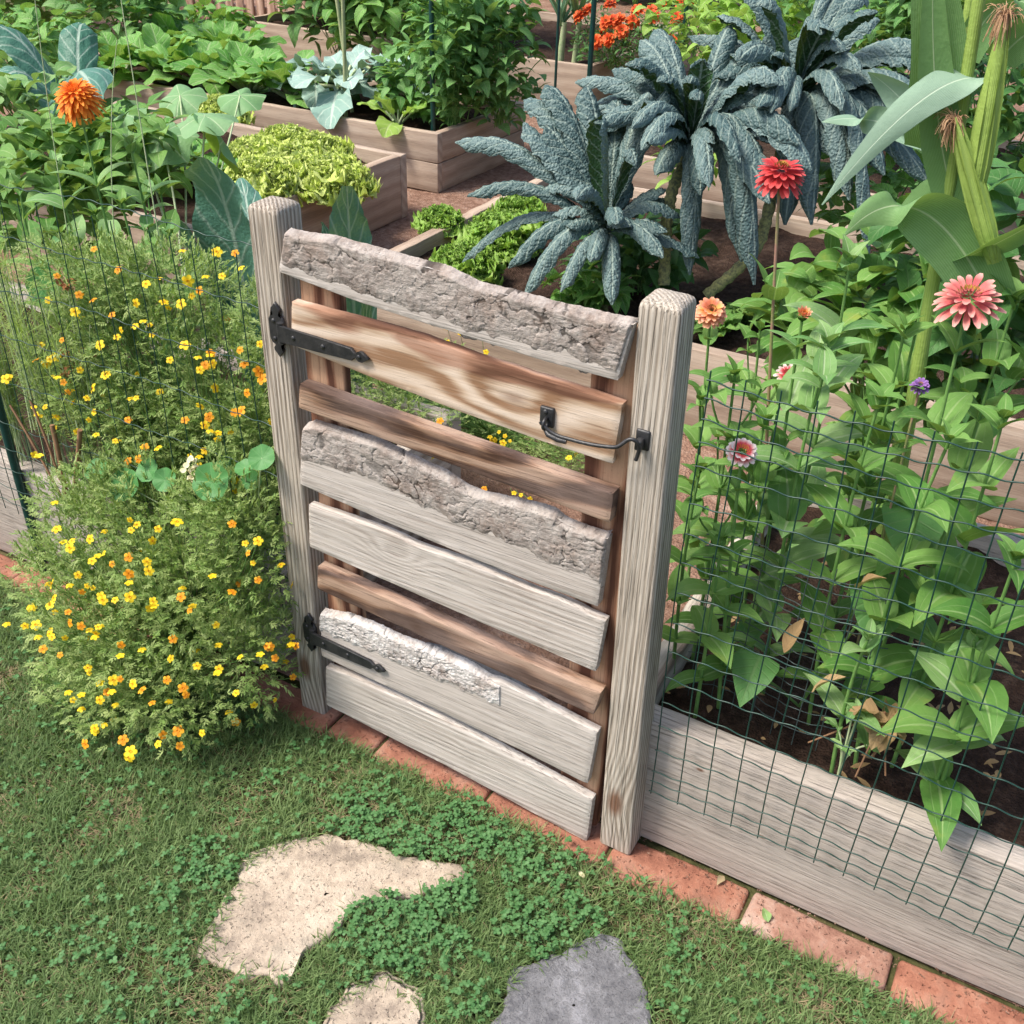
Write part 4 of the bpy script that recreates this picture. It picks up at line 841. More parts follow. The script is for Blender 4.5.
def mbush(name, base, label, clumps, nsprig, nfl, fpix=None, sprL=.026, cat='marigold bush', amber=.3, group='signet marigold bushes', fmat='mar', view=(.35, -.6, .75), fscale=1.):
    t = thing(name, tuple(base), label, cat, group); base = np.array(base, float)
    cl = np.array([c[:6] for c in clumps], float); wts = np.array([c[3]*c[4]*c[5] for c in clumps])**(2/3); wts /= wts.sum()
    gs = G(); g = G()
    k = rng.choice(len(cl), nsprig, p=wts); d = rng.normal(size=(nsprig, 3)); d /= np.linalg.norm(d, axis=1)[:, None]; d[:, 2] = np.where(rng.random(nsprig) < .35, np.abs(d[:, 2]), d[:, 2])
    rad = rng.random(nsprig)**.42
    P = cl[k, :3]+d*rad[:, None]*cl[k, 3:6]*(1+.25*(fbm(d[:, 0]*3+k*3, d[:, 1]*3+d[:, 2]*2, 1)-.5)[:, None]*2); keep = (P[:, 2] > .012) & (fbm(P[:, 0]*18, P[:, 1]*18+P[:, 2]*18, 3) > .38)
    P = P[keep]; d = d[keep]; N = len(P)
    az = np.arctan2(d[:, 1], d[:, 0])+rng.normal(0, .8, N); el = np.clip(d[:, 2]*.9+rng.normal(.2, .4, N), -.8, 1.4)
    h = np.stack([np.cos(az)*np.cos(el), np.sin(az)*np.cos(el), np.sin(el)], 1); cr = rng.random(N)
    L = sprL*rr(.7, 1.25, N)
    for j in range(5):      # pinnate leaflets, in pairs and one at the tip
        q = P+h*(L*(.15+.2*j))[:, None]
        if j == 4: leaves(g, q, az, el, L*.3, L*.06, .1, P_LEAF, 0, n=2, m=1, rnd=np.clip(cr+rng.normal(0, .12, N), 0, 1)); continue
        for s_ in (-1, 1):
            leaves(g, q, az+s_*rr(.6, 1.0, N), el+rng.normal(0, .3, N), L*(.44-.05*abs(j-1.5)), L*.078, .2, P_LEAF, 0, n=2, m=1, rnd=np.clip(cr+rng.normal(0, .12, N), 0, 1))
    ii = rng.choice(N, min(N, 260), replace=False)
    for i in ii: tube(gs, bez(base+[rng.normal(0, .02), rng.normal(0, .02), 0], (base+P[i])/2+[0, 0, .06], P[i], 7), np.linspace(.0016, .0007, 8), 4, caps=False)
    g.build('foliage', MAT[fmat], t, orig=tuple(base))
    pts = []
    if fpix:
        for px, py, hue in fpix:
            # first bush surface met along the sight line
            o = CAM; dr = _f+_r*(px-512)/FPX-_u*(py-512)/FPX; best = None
            for c in cl:
                oc = (o-c[:3])/c[3:6]; dd = dr/c[3:6]; A = dd@dd; B = oc@dd; C = oc@oc-1.0; D = B*B-A*C
                if D > 0:
                    s_ = (-B-math.sqrt(D))/A
                    if best is None or s_ < best: best = s_
                elif best is None: pass
            if best is None:
                s_ = min(-((o-c[:3])@dr)/(dr@dr) for c in cl); best = s_
            pts.append((o+dr*(best-.012), hue))
    npix = len(pts)
    for _ in range(nfl):
        if npix and rng.random() < .6:
            q0 = pts[rng.integers(npix)]; pts.append((q0[0]+rng.normal(0, .022, 3), q0[1])); continue
        k = rng.choice(len(cl), p=wts); dd = rng.normal(size=3)+np.array(view)*.9; dd /= np.linalg.norm(dd); pts.append((cl[k, :3]+dd*cl[k, 3:6]*rng.uniform(.92, 1.06), rng.random() < amber))
    pts = [p for p in pts if p[0][2] > .03]; more = pts[100:]; pts = pts[:100]
    for p, hue in pts:
        me = FM[rng.choice([2, 4])] if hue else FM[rng.choice([0, 1, 3])]
        o = bpy.data.objects.new('flower', me); COL.objects.link(o); o.parent = t; o.location = p-base
        nv = Vector(view)+Vector(rng.normal(0, .35, 3)); o.rotation_mode = 'QUATERNION'; o.rotation_quaternion = nv.normalized().to_track_quat('Z', 'Y')
        sc = rng.uniform(.7, 1.1)*fscale; o.scale = (sc, sc, sc)
        q = p+(base-p)*.18-np.array([0, 0, .02]);  tube(gs, bez(p, (p+q)/2-[0, 0, .01], q, 4), .0009, 4, caps=False)
    if more:
        g3 = G()
        for p, hue in more:
            a = np.arange(5)/5*2*pi+rng.uniform(0, 6); q = np.array(p)+rng.normal(0, .003, 3)
            leaves(g3, np.repeat([q], 5, 0), a, rng.uniform(-.2, .4), .0095, .004, .5, P_PET, .2, n=4, m=3)
        tag(g3.build('small_flowers', MAT['p_yel'], t, orig=tuple(base)), kind='stuff')
    gs.build('stems', MAT['stem'], t, orig=tuple(base)); return t
F1 = [(43,649,1),(70,548,0),(104,553,0),(92,561,0),(72,541,0),(90,539,0),(130,520,0),(158,529,0),(177,522,0),(147,562,0),(149,571,0),(112,564,1),(129,574,1),(78,575,0),(52,584,0),(87,586,0),(54,598,0),(50,605,0),(55,612,0),(101,596,0),(103,600,0),(115,600,0),(130,597,0),(151,608,0),(93,588,0),(82,592,1),(68,612,1),(70,623,1),(81,626,1),(98,627,0),(96,633,0),(50,634,0),(52,637,0),(65,638,0),(36,625,0),(25,626,0),(121,645,1),(173,639,1),(216,625,0),(240,657,0),(197,666,0),(219,669,0),(88,668,0),(89,673,0),(100,683,0),(107,692,1),(120,679,1),(100,700,0),(133,684,0),(142,690,1),(152,703,1),(167,680,1),(183,688,1),(186,695,1),(236,693,0),(254,705,0),(275,700,0),(202,733,0),(95,728,0),(123,740,1),(158,744,0),(178,731,1),(180,746,1),(129,757,0),(236,722,1),(85,744,1),(73,700,0),(232,524,1),(258,541,0),(248,553,1),(253,563,0),(258,580,1),(281,565,0),(292,585,0),(267,646,1),(275,658,1),(292,637,0),(232,592,1),(296,646,1),(293,677,1),(190,610,1),(60,655,1),(163,735,1)]
b1 = [(-1.24, .0, .36, .26, .2, .22), (-1.36, -.12, .26, .22, .18, .18), (-1.07, -.08, .3, .2, .19, .24), (-1.22, -.2, .2, .24, .16, .17), (-1.02, .0, .5, .13, .12, .14), (-1.42, -.04, .38, .18, .14, .14), (-1.2, -.27, .1, .2, .12, .1), (-1.08, -.24, .13, .2, .12, .12), (-.93, -.1, .22, .12, .12, .2), (-.95, -.02, .42, .11, .12, .22)]
mbush('marigold_bush', (-1.22, .0, .01), 'airy marigold bush spilling onto the lawn left of the gate', b1, 12500, 60, F1)
F2 = [(93,300,1),(118,270,1),(146,284,0),(57,276,1),(48,300,0),(75,312,0),(112,315,1),(136,303,0),(121,330,0),(152,335,0),(164,302,0),(181,304,0),(188,281,0),(117,337,0),(185,345,0),(205,365,1),(213,363,0),(41,345,0),(56,357,0),(46,364,0),(36,360,1),(80,370,0),(105,375,0),(93,388,0),(87,398,0),(136,398,0),(68,392,1),(108,374,0),(94,412,0),(55,428,0),(73,402,0),(77,432,0),(45,407,0),(145,447,1),(158,448,0),(128,461,1),(185,420,1),(209,417,1),(205,425,0),(218,433,0),(241,411,1),(247,393,1),(262,379,1),(260,344,0),(217,252,0),(235,253,1),(241,268,0),(222,276,0),(190,456,0),(223,472,0),(235,480,0),(236,491,0),(226,502,0),(115,441,0),(35,455,0),(6,379,0),(170,360,0),(150,325,0),(100,345,0),(215,388,0),(240,350,1),(128,420,1),(62,340,1)]
b2 = [(-1.36, .17, .72, .34, .12, .2), (-1.55, .2, .66, .22, .12, .16), (-1.1, .17, .62, .2, .12, .26), (-1.25, .16, .5, .3, .12, .2), (-1.0, .2, .86, .1, .09, .12), (-1.6, .22, .86, .22, .12, .1), (-1.35, .24, .88, .26, .12, .1), (-1.02, .14, .62, .12, .1, .24), (-1.45, .12, .55, .3, .08, .14)]
mbush('marigold_bush', (-1.32, .22, .28), 'tall grey green marigold bush growing through the wire fence left of the gate', b2, 13500, 60, F2)
b3 = [(-1.05, 1.35, .12, .3, .2, .14), (-1.5, 1.42, .12, .3, .2, .14), (-.8, 1.25, .1, .16, .14, .1), (-1.12, .86, .36, .2, .12, .12), (-1.35, .9, .38, .2, .12, .12)]
F3 = [(447,327,1),(460,333,0),(482,335,0),(495,440,0),(499,432,0),(490,437,0),(503,443,0),(510,441,0),(440,421,1),(484,489,1),(514,493,0),(530,499,0),(521,495,0),(505,436,0),(486,352,0),(427,462,0)]
mbush('marigold_bush', (-1.1, 1.35, .01), 'low marigolds on the path seen through the gate', b3, 5200, 14, F3, amber=.3)

# ------------------------------------------------------------------ kale
def pL(px, py, Y): return at(px, py, 'y', Y)
def kale(name, c, spec, label, stalk=None, extra=14, R=.32, seed=0, low=.35):
    """spec: (tip px, tip py, tip Y, rise, width)"""
    c = np.array(c, float); base = np.array(stalk[0] if stalk else (c[0], c[1]+.03, .29), float)
    t = thing(name, tuple(base), label, 'kale', 'dark dinosaur kale plants' if False else 'dark blistered kale plants'); g = G()
    for (px, py, Y, rise, wd) in spec:
        p2 = pL(px, py, Y); d = p2-c; L = np.linalg.norm(d); mid = c+d*.55+np.array([0, 0, rise*L*1.15+.02])
        bleaf(g, c+d/L*.015, mid, p2, wd*1.55, P_KALE, curl=rng.uniform(1.2, 1.9), n=56, m=14, pucker=.010, wave=.07, wf=6, twist=rng.normal(0, .15), roll=rng.normal(0, .12))
    for k in range(extra):
        a = k*2.4+seed; el = rng.uniform(.0, 1.15); L = R*rng.uniform(.7, 1.15); e = c+np.array([cos(a)*cos(el), sin(a)*cos(el), sin(el)*.8])*L; e[2] -= low*L*(1-el/1.3)*rng.uniform(.3, 1)
        e[2] = max(e[2], .3); bleaf(g, c, c+(e-c)*.5+[0, 0, rng.uniform(.25, .6)*L], e, rng.uniform(.042, .06), P_KALE, curl=rng.uniform(1.2, 1.9), n=44, m=16, pucker=.011, wave=.06, wf=5, twist=rng.normal(0, .3))
    g.build('leaves', MAT['kale'], t, orig=tuple(base)); s_ = G()
    pts = np.array(stalk+[tuple(c)] if stalk else [tuple(base), tuple(c)]); u = np.linspace(0, len(pts)-1, 40); cc = np.stack([np.interp(u, np.arange(len(pts)), pts[:, i]) for i in range(3)], 1)
    for _ in range(5): cc[1:-1] = (cc[:-2]+2*cc[1:-1]+cc[2:])/4
    tube(s_, cc, (.021 if stalk else .014)*(1+.13*np.sin(np.arange(40)*2.3)), 14); s_.build('stalk', MAT['kstalk'], t, orig=tuple(base)); return t
Y1 = 1.95; c1 = pL(607, 232, Y1)
kale('kale_plant', c1, [(455, 142, Y1-.1, .28, .043), (467, 196, Y1-.15, .3, .034), (524, 100, Y1+.1, .35, .05), (545, 85, Y1+.1, .3, .048), (586, 86, Y1+.15, .25, .045), (603, 115, Y1-.05, .12, .046), (524, 122, Y1-.02, .12, .05), (545, 125, Y1, .15, .045),
     (636, 168, Y1-.1, .75, .03), (508, 268, Y1-.25, .45, .038), (524, 296, Y1-.3, .5, .034), (462, 262, Y1-.1, .35, .03), (560, 292, Y1-.3, .35, .03), (612, 305, Y1-.25, .4, .032), (590, 262, Y1-.25, .3, .03), (648, 92, Y1+.2, .25, .042), (618, 100, Y1+.25, .3, .04), (668, 90, Y1+.2, .2, .03)],
     'blue green kale with a star of blistered leaves, left and nearest of the kales', extra=20, R=.30, seed=1)
Y2 = 2.2; c2 = pL(690, 150, Y2+.05)
kale('kale_plant', c2, [(575, 82, Y2, .3, .04), (612, 70, Y2+.1, .3, .04), (640, 40, Y2+.2, .25, .045), (703, 60, Y2, .35, .042), (655, 30, Y2+.3, .3, .044), (730, 25, Y2+.3, .25, .045), (765, 42, Y2+.3, .3, .04), (782, 85, Y2-.05, .5, .045),
     (800, 145, Y2-.1, .45, .05), (755, 285, Y2-.2, .95, .05), (742, 262, Y2-.15, .9, .045), (812, 170, Y2-.1, .5, .05), (770, 190, Y2-.15, .6, .045), (690, 275, Y2-.2, .7, .035), (655, 175, Y2-.2, .4, .04), (700, 195, Y2-.2, .5, .04), (626, 112, Y2-.15, .5, .035)],
     'dark kale on a thick scarred stalk, in the middle of the kales', stalk=[tuple(pL(664, 285, 2.05)), tuple(pL(666, 225, 2.1)), tuple(pL(672, 190, 2.15))], extra=44, R=.44, seed=2)
Y3 = 2.55; c3 = pL(790, 112, Y3)
kale('kale_plant', c3, [(770, 30, Y3+.1, .2, .04), (800, 38, Y3+.1, .25, .04), (822, 12, Y3+.15, .25, .045), (850, 14, Y3+.15, .3, .045), (880, 20, Y3+.1, .35, .04), (930, 50, Y3, .35, .055), (936, 72, Y3, .4, .05), (925, 95, Y3-.1, .35, .05), (905, 130, Y3-.1, .4, .045),
     (812, 225, Y3-.3, .8, .05), (850, 200, Y3-.25, .75, .05), (870, 260, Y3-.3, .8, .035), (885, 175, Y3-.2, .6, .05), (785, 225, Y3-.3, .7, .045), (830, 155, Y3-.2, .5, .05), (945, 110, Y3, .4, .04)],
     'tall kale fanning its leaves behind the crimson zinnia, right of the kales', stalk=[tuple(pL(706, 296, 2.15)), tuple(pL(735, 272, 2.2)), tuple(pL(760, 245, 2.25)), tuple(pL(770, 205, 2.3)), tuple(pL(782, 150, 2.45))], extra=44, R=.50, seed=3)

# ------------------------------------------------------------------ corn
def corn(label, base, top, spec, ears=(), name='corn_plant', wd=.045):
    t = thing(name, tuple(base), label, 'corn', 'corn plants'); g = G(); c = bez(base, (np.array(base)+top)/2+[.01, .0, 0], top, 20); tube(g, c, np.linspace(.015, .010, 21)*(1+.12*(np.arange(21) % 5 == 0)), 12); g.build('stalk', MAT['husk'], t, orig=tuple(base))
    for nm in ('corn', 'cornp'):
        gl = G()
        for (p0, p1, p2, w_, mt, cu, roll) in spec:
            if mt == nm: bleaf(gl, p0, p1, p2, w_, P_CORN, face=(.25, -1, 0), curl=cu, n=50, m=10, wave=.06, wf=2, roll=roll)
        if gl.n: gl.build('leaves', MAT[nm], t, orig=tuple(base))
    for (a, b, r) in ears:
        g = G(); a = np.array(a); b = np.array(b); d = b-a; L = np.linalg.norm(d); n = 30; k = 40; tt = np.linspace(0, 1, n+1); rad = r*np.interp(tt, [0, .06, .25, .6, .85, 1], [.35, .75, 1, .95, .6, .25])
        T = d/L; A = np.cross(T, [0, 1, 0.]); A /= np.linalg.norm(A); B = np.cross(T, A); th = np.arange(k+1)/k*2*pi
        rr__ = rad[:, None]*(1+.05*np.abs(np.sin(th*2.5+tt[:, None]*1.2))+.02*np.sin(th*13)[None])
        V = a+d*tt[:, None, None]+rr__[..., None]*(np.cos(th)[None, :, None]*A+np.sin(th)[None, :, None]*B)
        uv = np.stack(np.broadcast_arrays(th[None]/pi-1, tt[:, None]), -1).reshape(-1, 2); g.add(V.reshape(-1, 3), grid_faces(n, k), uv, .5); e = g.build('ear_of_corn', MAT['husk'], t, orig=tuple(base))
        g = G()
        for q in range(7):
            aa = q*2.4; off = (np.cos(aa)*A+np.sin(aa)*B); hf = rng.uniform(.7, 1.08)
            bleaf(g, a+off*r*.5, a+d*.45+off*r*1.12, a+d*hf+off*r*rng.uniform(.35, .9), r*.62, prof((0, .6), (.3, 1), (.7, .8), (1, .1)), face=(off[0], off[1], 0), curl=.9, n=24, m=8, wave=.04, wf=2)
        g.build('husk', MAT['husk'], t, orig=tuple(base)); g = G()
        for q in range(150):
            o_ = np.array([rng.normal(0, r*.3), rng.normal(0, r*.3), 0]); tube(g, bez(b-T*.01, b+T*.03+o_, b+T*rng.uniform(.0, .035)+o_*2.2-[0, 0, rng.uniform(0, .05)], 5), .0006, 4, caps=False)
        s_ = G(); g.build('silk', MAT['tassel'], t, orig=tuple(base))
    return t
A = lambda x, y, Y: at(x, y, 'y', Y)
cy1 = .55; bs = A(985, 230, cy1); bs[2] = SZ; tp = A(985, -40, cy1)
corn('tall corn plant with a plump green ear at the right edge', bs, tp, [
    (A(925, 150, cy1), A(960, 90, cy1), A(905, -160, cy1-.05), .05, 'corn', .4, .1),
    (A(960, 215, cy1), A(925, 130, cy1-.02), A(935, -90, cy1-.05), .036, 'corn', .5, .2),
    (A(985, 80, cy1), A(935, 60, cy1-.06), A(822, 205, cy1-.14), .032, 'cornp', .3, 0),
    (A(990, 300, cy1), A(920, 150, cy1-.05), A(845, 235, cy1-.1), .055, 'corn', .5, .1),
    (A(960, 260, cy1), A(1010, 240, cy1-.08), A(1090, 190, cy1-.1), .03, 'corn', .6, .2),
    (A(1000, 60, cy1), A(1060, -20, cy1), A(1120, 90, cy1), .035, 'corn', .5, 0)],
    ears=[(A(972, 208, cy1-.03), A(1004, 20, cy1-.03), .0175), (A(995, 262, cy1-.03), A(957, 125, cy1-.04), .0165)])
cy2 = 1.05; bs = A(955, 260, cy2); bs[2] = SZ; tp = A(975, -30, cy2)
corn('slimmer corn plant with a dried silk tuft behind the tall one', bs, tp, [
    (A(940, 150, cy2), A(900, 90, cy2), A(868, 72, cy2-.05), .036, 'cornp', .4, 0.1),
    (A(925, 140, cy2), A(870, 110, cy2), A(822, 122, cy2-.05), .034, 'cornp', .4, 0.1),
    (A(960, 190, cy2), A(920, 180, cy2), A(870, 280, cy2), .038, 'corn', .5, .3),
    (A(965, 60, cy2), A(1010, -60, cy2), A(1080, 60, cy2), .036, 'corn', .5, .0)],
    ears=[(A(952, 195, cy2-.05), A(957, 140, cy2-.05), .017)])

# ------------------------------------------------------------------ generic vegetables
def rosette(name, c, R, n, mat, label, cat, group=None, pr=P_CHARD, wd=.22, el=(.5, 1.3), bend=(.5, 1.2), wave=.25, wf=3, fold=.2, nn=12, mm=8, petmat=None, z0=None, seed=0):
    c = np.array(c, float); t = thing(name, tuple(c), label, cat, group); g = G(); a = np.arange(n)*2.4+rng.uniform(0, 6)
    e = np.linspace(el[0], el[1], n)+rng.normal(0, .1, n); L = R*(1.1-.35*np.linspace(0, 1, n))*rr(.85, 1.15, n)
    leaves(g, np.repeat([c], n, 0), a, e, L, L*wd*rr(.85, 1.15, n), rr(*bend, n), pr, fold, wave=wave, wf=wf, n=nn, m=mm, roll=rng.normal(0, .2, n))
    g.build('leaves', MAT[mat], t, orig=tuple(c))
    if petmat:
        s_ = G()
        for i in range(n):
            d = np.array([cos(a[i])*cos(e[i]), sin(a[i])*cos(e[i]), sin(e[i])]); tube(s_, [c, c+d*L[i]*.4-[0, 0, L[i]*.01]], np.array([.012, .008])*R/.35, 6)
        s_.build('leaf_stalks', MAT[petmat], t, orig=tuple(c))
    return t
def lettuce(c, R, label, mat='lettuce', group='curly lettuces', n=70):
    c = np.array(c, float); t = thing('lettuce', tuple(c), label, 'lettuce', group); g = G(); R = R*1.12
    u = np.arange(n)/n; a = np.arange(n)*2.4; e = .15+1.3*u; r0 = R*(.1)*(1-u); b = c+np.stack([np.cos(a)*r0, np.sin(a)*r0, 0*a], 1); L = R*(1.02-.25*u)*rr(.85, 1.15, n)
    leaves(g, b, a, e+rng.normal(0, .1, n), L, L*.42, rr(.1, .9, n), P_LET, .35, wave=.55, wf=6, n=22, m=10, roll=rng.normal(0, .25, n), jitter=.0025)
    # frilled rims
    k = n*14; ai = rr(0, 2*pi, k); ei = np.arcsin(rng.random(k)**.8); d = np.stack([np.cos(ai)*np.cos(ei), np.sin(ai)*np.cos(ei), np.sin(ei)*.9], 1)
    leaves(g, c+d*R*rr(.72, .95, k)[:, None], ai+rng.normal(0, 1, k), ei*.8+rng.normal(.3, .5, k), R*.16, R*.1, rr(-.5, 1.4, k), P_LET, .4, wave=.8, wf=2.6, n=6, m=6, jitter=.002)
    g.build('leaves', MAT[mat], t, orig=tuple(c)); return t
for px, py, Y, R, lb in ((335, 172, 2.62, .17, 'bright curly lettuce at the corner of its bed, rightmost head'), (292, 165, 2.45, .18, 'bright curly lettuce right above the left gate post'), (262, 175, 2.25, .17, 'bright curly lettuce nearest the left gate post'), (288, 140, 2.85, .17, 'bright curly lettuce at the back of the patch'), (318, 148, 2.9, .17, 'bright curly lettuce at the back corner of the patch'), (258, 150, 2.6, .16, 'bright curly lettuce at the back left of the patch'), (222, 100, 3.1, .14, 'bright curly lettuce above the big squash leaf'), (150, 128, 2.9, .13, 'bright curly lettuce beside the orange flower')):
    p = at(px, py+22, 'z', .29); lettuce((p[0], p[1], .29), R, lb)
for i, (px, py, R, lb) in enumerate(((500, 235, .15, 'loose yellow green lettuce under the left kale leaves'), (465, 262, .13, 'loose lettuce behind the highest slat'), (440, 215, .10, 'small frilly endive at the corner of the kale bed'), (520, 205, .11, 'pale lettuce shaded by the kale'))):
    p = at(px, py+15, 'z', .29); lettuce((p[0], max(p[1], 1.85), .29), R, lb, 'lettuce2', 'loose lettuces in the kale bed', 26)
# bed with the collards and squash
def bigleaf(name, label, cat, base, p1, tip, wd, mat, pr=P_CHARD, curl=.5, wave=.12, wf=3, pucker=.004, roll=0, group=None, extra=()):
    t = thing(name, tuple(base), label, cat, group); g = G()
    for (b, m_, e, w_, rl) in [(base, p1, tip, wd, roll)]+list(extra): bleaf(g, b, m_, e, w_, pr, curl=curl, n=36, m=14, pucker=pucker, wave=wave, wf=wf, roll=rl, lobes=.12)
    g.build('leaves', MAT[mat], t, orig=tuple(base)); return t
b = A(245, 275, .7); b[2] = .3
bigleaf('collard', 'large blue green collard leaf with pale veins beside the left gate post', 'collard', b, A(238, 205, .8), A(205, 158, .62), .12, 'collard', prof((0, .12), (.12, .35), (.35, .9), (.6, 1), (.85, .75), (1, .1)), curl=.35, pucker=.006, roll=.1, extra=[(b, A(200, 245, .8), A(186, 225, .6), .075, .3), (b, A(225, 270, .75), A(180, 262, .6), .06, -.2), (b, A(255, 215, .9), A(240, 178, 1.0), .06, 0)])
b = A(352, 255, 1.1); b[2] = .05; 
bigleaf('young_kale', 'single upright blue green kale leaf behind the gate', 'kale', b, A(348, 232, 1.05), A(347, 186, .95), .075, 'collard', prof((0, .1), (.15, .6), (.4, 1), (.7, .85), (1, .2)), curl=.2, wave=.25, wf=4, pucker=.004, extra=[(b, A(332, 235, 1.05), A(322, 222, 1.0), .026, .2), (b, A(365, 250, 1.0), A(378, 250, .95), .022, .2)])
b = A(75, 110, 2.3); b[2] = .3
t = thing('cabbage', tuple(b), 'huge blue green cabbage leaves at the top left', 'cabbage'); g = G()
for (m1, tip, w_, rl) in ((A(60, 20, 2.2), A(98, 100, 1.9), .15, .3), (A(20, 30, 2.3), A(0, 90, 2.0), .13, -.3), (A(30, 5, 2.4), A(-30, 25, 2.2), .12, 0), (A(80, 60, 2.1), A(50, 115, 1.8), .10, 0), (A(70, 10, 2.6), A(85, 25, 2.7), .11, .2)):
    bleaf(g, b, m1, tip, w_, prof((0, .15), (.2, .6), (.5, 1), (.8, .85), (1, .15)), curl=.8, n=40, m=16, pucker=.01, wave=.1, wf=3, roll=rl)
g.build('leaves', MAT['collard'], t, orig=tuple(b))
t = thing('squash_plant', tuple(A(170, 210, 1.2)*[1, 1, 0]+[0, 0, .3]), 'squash plant with a pale upper leaf and a backlit yellow green leaf', 'squash'); g = G(); gs = G(); b0 = A(170, 210, 1.2)*[1, 1, 0]+[0, 0, .3]
for px, py, Y, R, nr in ((160, 138, 1.5, .13, (.1, -.5, .85)), (205, 116, 1.55, .11, (.0, -.15, 1)), (222, 140, 1.6, .13, (.3, .55, .35)), (125, 115, 1.6, .09, (-.2, -.4, .8)), (240, 96, 2.1, .10, (.1, -.3, .9)), (180, 96, 1.9, .10, (.1, -.5, .9))):
    p = A(px, py, Y); disc_leaf(g, p, nr, R, lobes=5, depth=.04, cup=-.3, wob=.08, sinus=.3, rings=8, k=60); tube(gs, bez(b0, (b0+p)/2+[0, .05, .05], p, 8), .004, 6)
g.build('leaves', MAT['squash'], t); gs.build('stems', MAT['palestem'], t)
# zinnias of the left bed
for (px, py, Y, bx_, by_, lb, kw) in [
 (78, 100, .42, .03, .05, 'tall zinnia with a shaggy orange flower at the top left', dict(fl=dict(R=.068, mat='p_or', layers=7, nper=26, droop=.35, dome=.03, disc=.2, pw=.08, eye='p_or'), topgap=.05, nodes=6, L=.13, Wd=.034, mat='zin2', nrm=(.1, -.3, .9), side=.3)),
 (130, 145, .5, .0, .05, 'budding zinnia between the orange flower and the squash leaves', dict(nodes=6, L=.12, Wd=.033, mat='zin2', side=.4)),
 (122, 205, .35, .0, .05, 'zinnia with a green bud just above the left fence', dict(nodes=5, L=.11, Wd=.032, side=.4)),
 (160, 190, .6, .0, .05, 'zinnia in front of the collard leaf', dict(nodes=6, L=.12, Wd=.034, side=.4)),
 (55, 165, .6, .0, .05, 'zinnia left of the orange flower stem', dict(nodes=6, L=.12, Wd=.036, mat='zin2', side=.4)),
 (95, 215, .55, .0, .05, 'broad leafed zinnia under the orange flower', dict(nodes=5, L=.12, Wd=.036, side=.4)),
 (170, 235, .45, .0, .05, 'low zinnia behind the upright wires left of the post', dict(nodes=5, L=.10, Wd=.03, mat='zin2', side=.4)),
 (20, 190, .75, .0, .05, 'zinnia at the left edge behind the wispy stems', dict(nodes=6, L=.12, Wd=.034, side=.4)),
 (60, 235, .35, .0, .05, 'zinnia just behind the left end of the fence', dict(nodes=5, L=.10, Wd=.03, side=.3))]:
    top, base = zb(px, py, Y, bx_, by_); zinnia(top, base, lb, **kw)
# nasturtium leaves low in the left bush
t = thing('nasturtium', (-1.05, .12, .28), 'round bright green nasturtium leaves between the marigolds and the left post', 'nasturtium'); g = G(); gs = G(); b0 = np.array((-1.05, .12, .28))
for px, py, Y, R, nr in ((262, 458, -.02, .028, (.2, -.6, .75)), (245, 468, .0, .022, (0, -.4, .9)), (125, 485, .0, .04, (.1, -.7, .6)), (212, 482, -.03, .042, (.2, -.8, .55)), (165, 480, .0, .028, (.2, -.7, .6)), (98, 470, .02, .032, (0, -.5, .8)), (225, 470, .03, .03, (0, -.6, .8)), (252, 480, .02, .022, (.3, -.7, .5)), (45, 285, .3, .05, (.3, -.8, .4)), (148, 470, .03, .03, (0, -.7, .6))):
    p = A(px, py, Y); disc_leaf(g, p, nr, R, cup=.12, wob=.05); tube(gs, bez(b0, (b0+p)/2+[0, -.02, .03], p, 6), .0016, 5)
g.build('leaves', MAT['nast'], t, orig=tuple(b0)); gs.build('stems', MAT['palestem'], t, orig=tuple(b0))
p = A(190, 470, -.02); t = thing('snapdragon', (p[0], .1, .28), 'cream coloured flower spike in front of the nasturtium leaves', 'snapdragon'); g = G()
leaves(g, np.stack([p[0]+rng.normal(0, .006, 16), p[1]+rng.normal(0, .006, 16), p[2]+np.linspace(-.03, .03, 16)], 1), rr(0, 6.3, 16), rr(0, 1, 16), .016, .008, 1., P_PET, .3, n=4, m=3); g.build('petals', MAT['p_cream'], t)
g = G(); tube(g, [(p[0], .1, .28), tuple(p)], .002, 5); g.build('stem', MAT['stem'], t)
# wispy plants at the far left
def wispy(name, label, base, H_, n, spread, mat='fen', cat='fennel', hw=.0016, heads=0, group=None):
    base = np.array(base, float); t = thing(name, tuple(base), label, cat, group); g = G(); gs = G(); gh = G()
    for i in range(n):
        a = rng.uniform(0, 6.3); e = base+np.array([cos(a)*spread*rng.random(), sin(a)*spread*rng.random()*.7, H_*rng.uniform(.55, 1)]); c = bez(base+rng.normal(0, .02, 3)*[1, 1, 0], (base+e)/2+[0, 0, .1], e, 10); tube(gs, c, np.linspace(.0024, .001, 11), 5, caps=False)
        k = 46; u = rng.integers(3, 11, k); P = c[u]; leaves(g, P, rr(0, 6.3, k), rr(-.1, 1.3, k), rr(.03, .09, k), hw*.6, rr(0, .8, k), P_GRASS, 0, n=4, m=1)
        if i < heads:
            gh = G(); k = 26; d = rng.normal(size=(k, 3)); leaves(gh, e+d*.009, rr(0, 6.3, k), rr(-1, 1.4, k), .012, .004, .3, P_LEAF, .3, n=3, m=2); gh.build('seed_head', MAT['seed'], t, orig=tuple(base))
    g.build('foliage', MAT[mat], t, orig=tuple(base)); gs.build('stems', MAT['palestem'], t, orig=tuple(base))
    return t
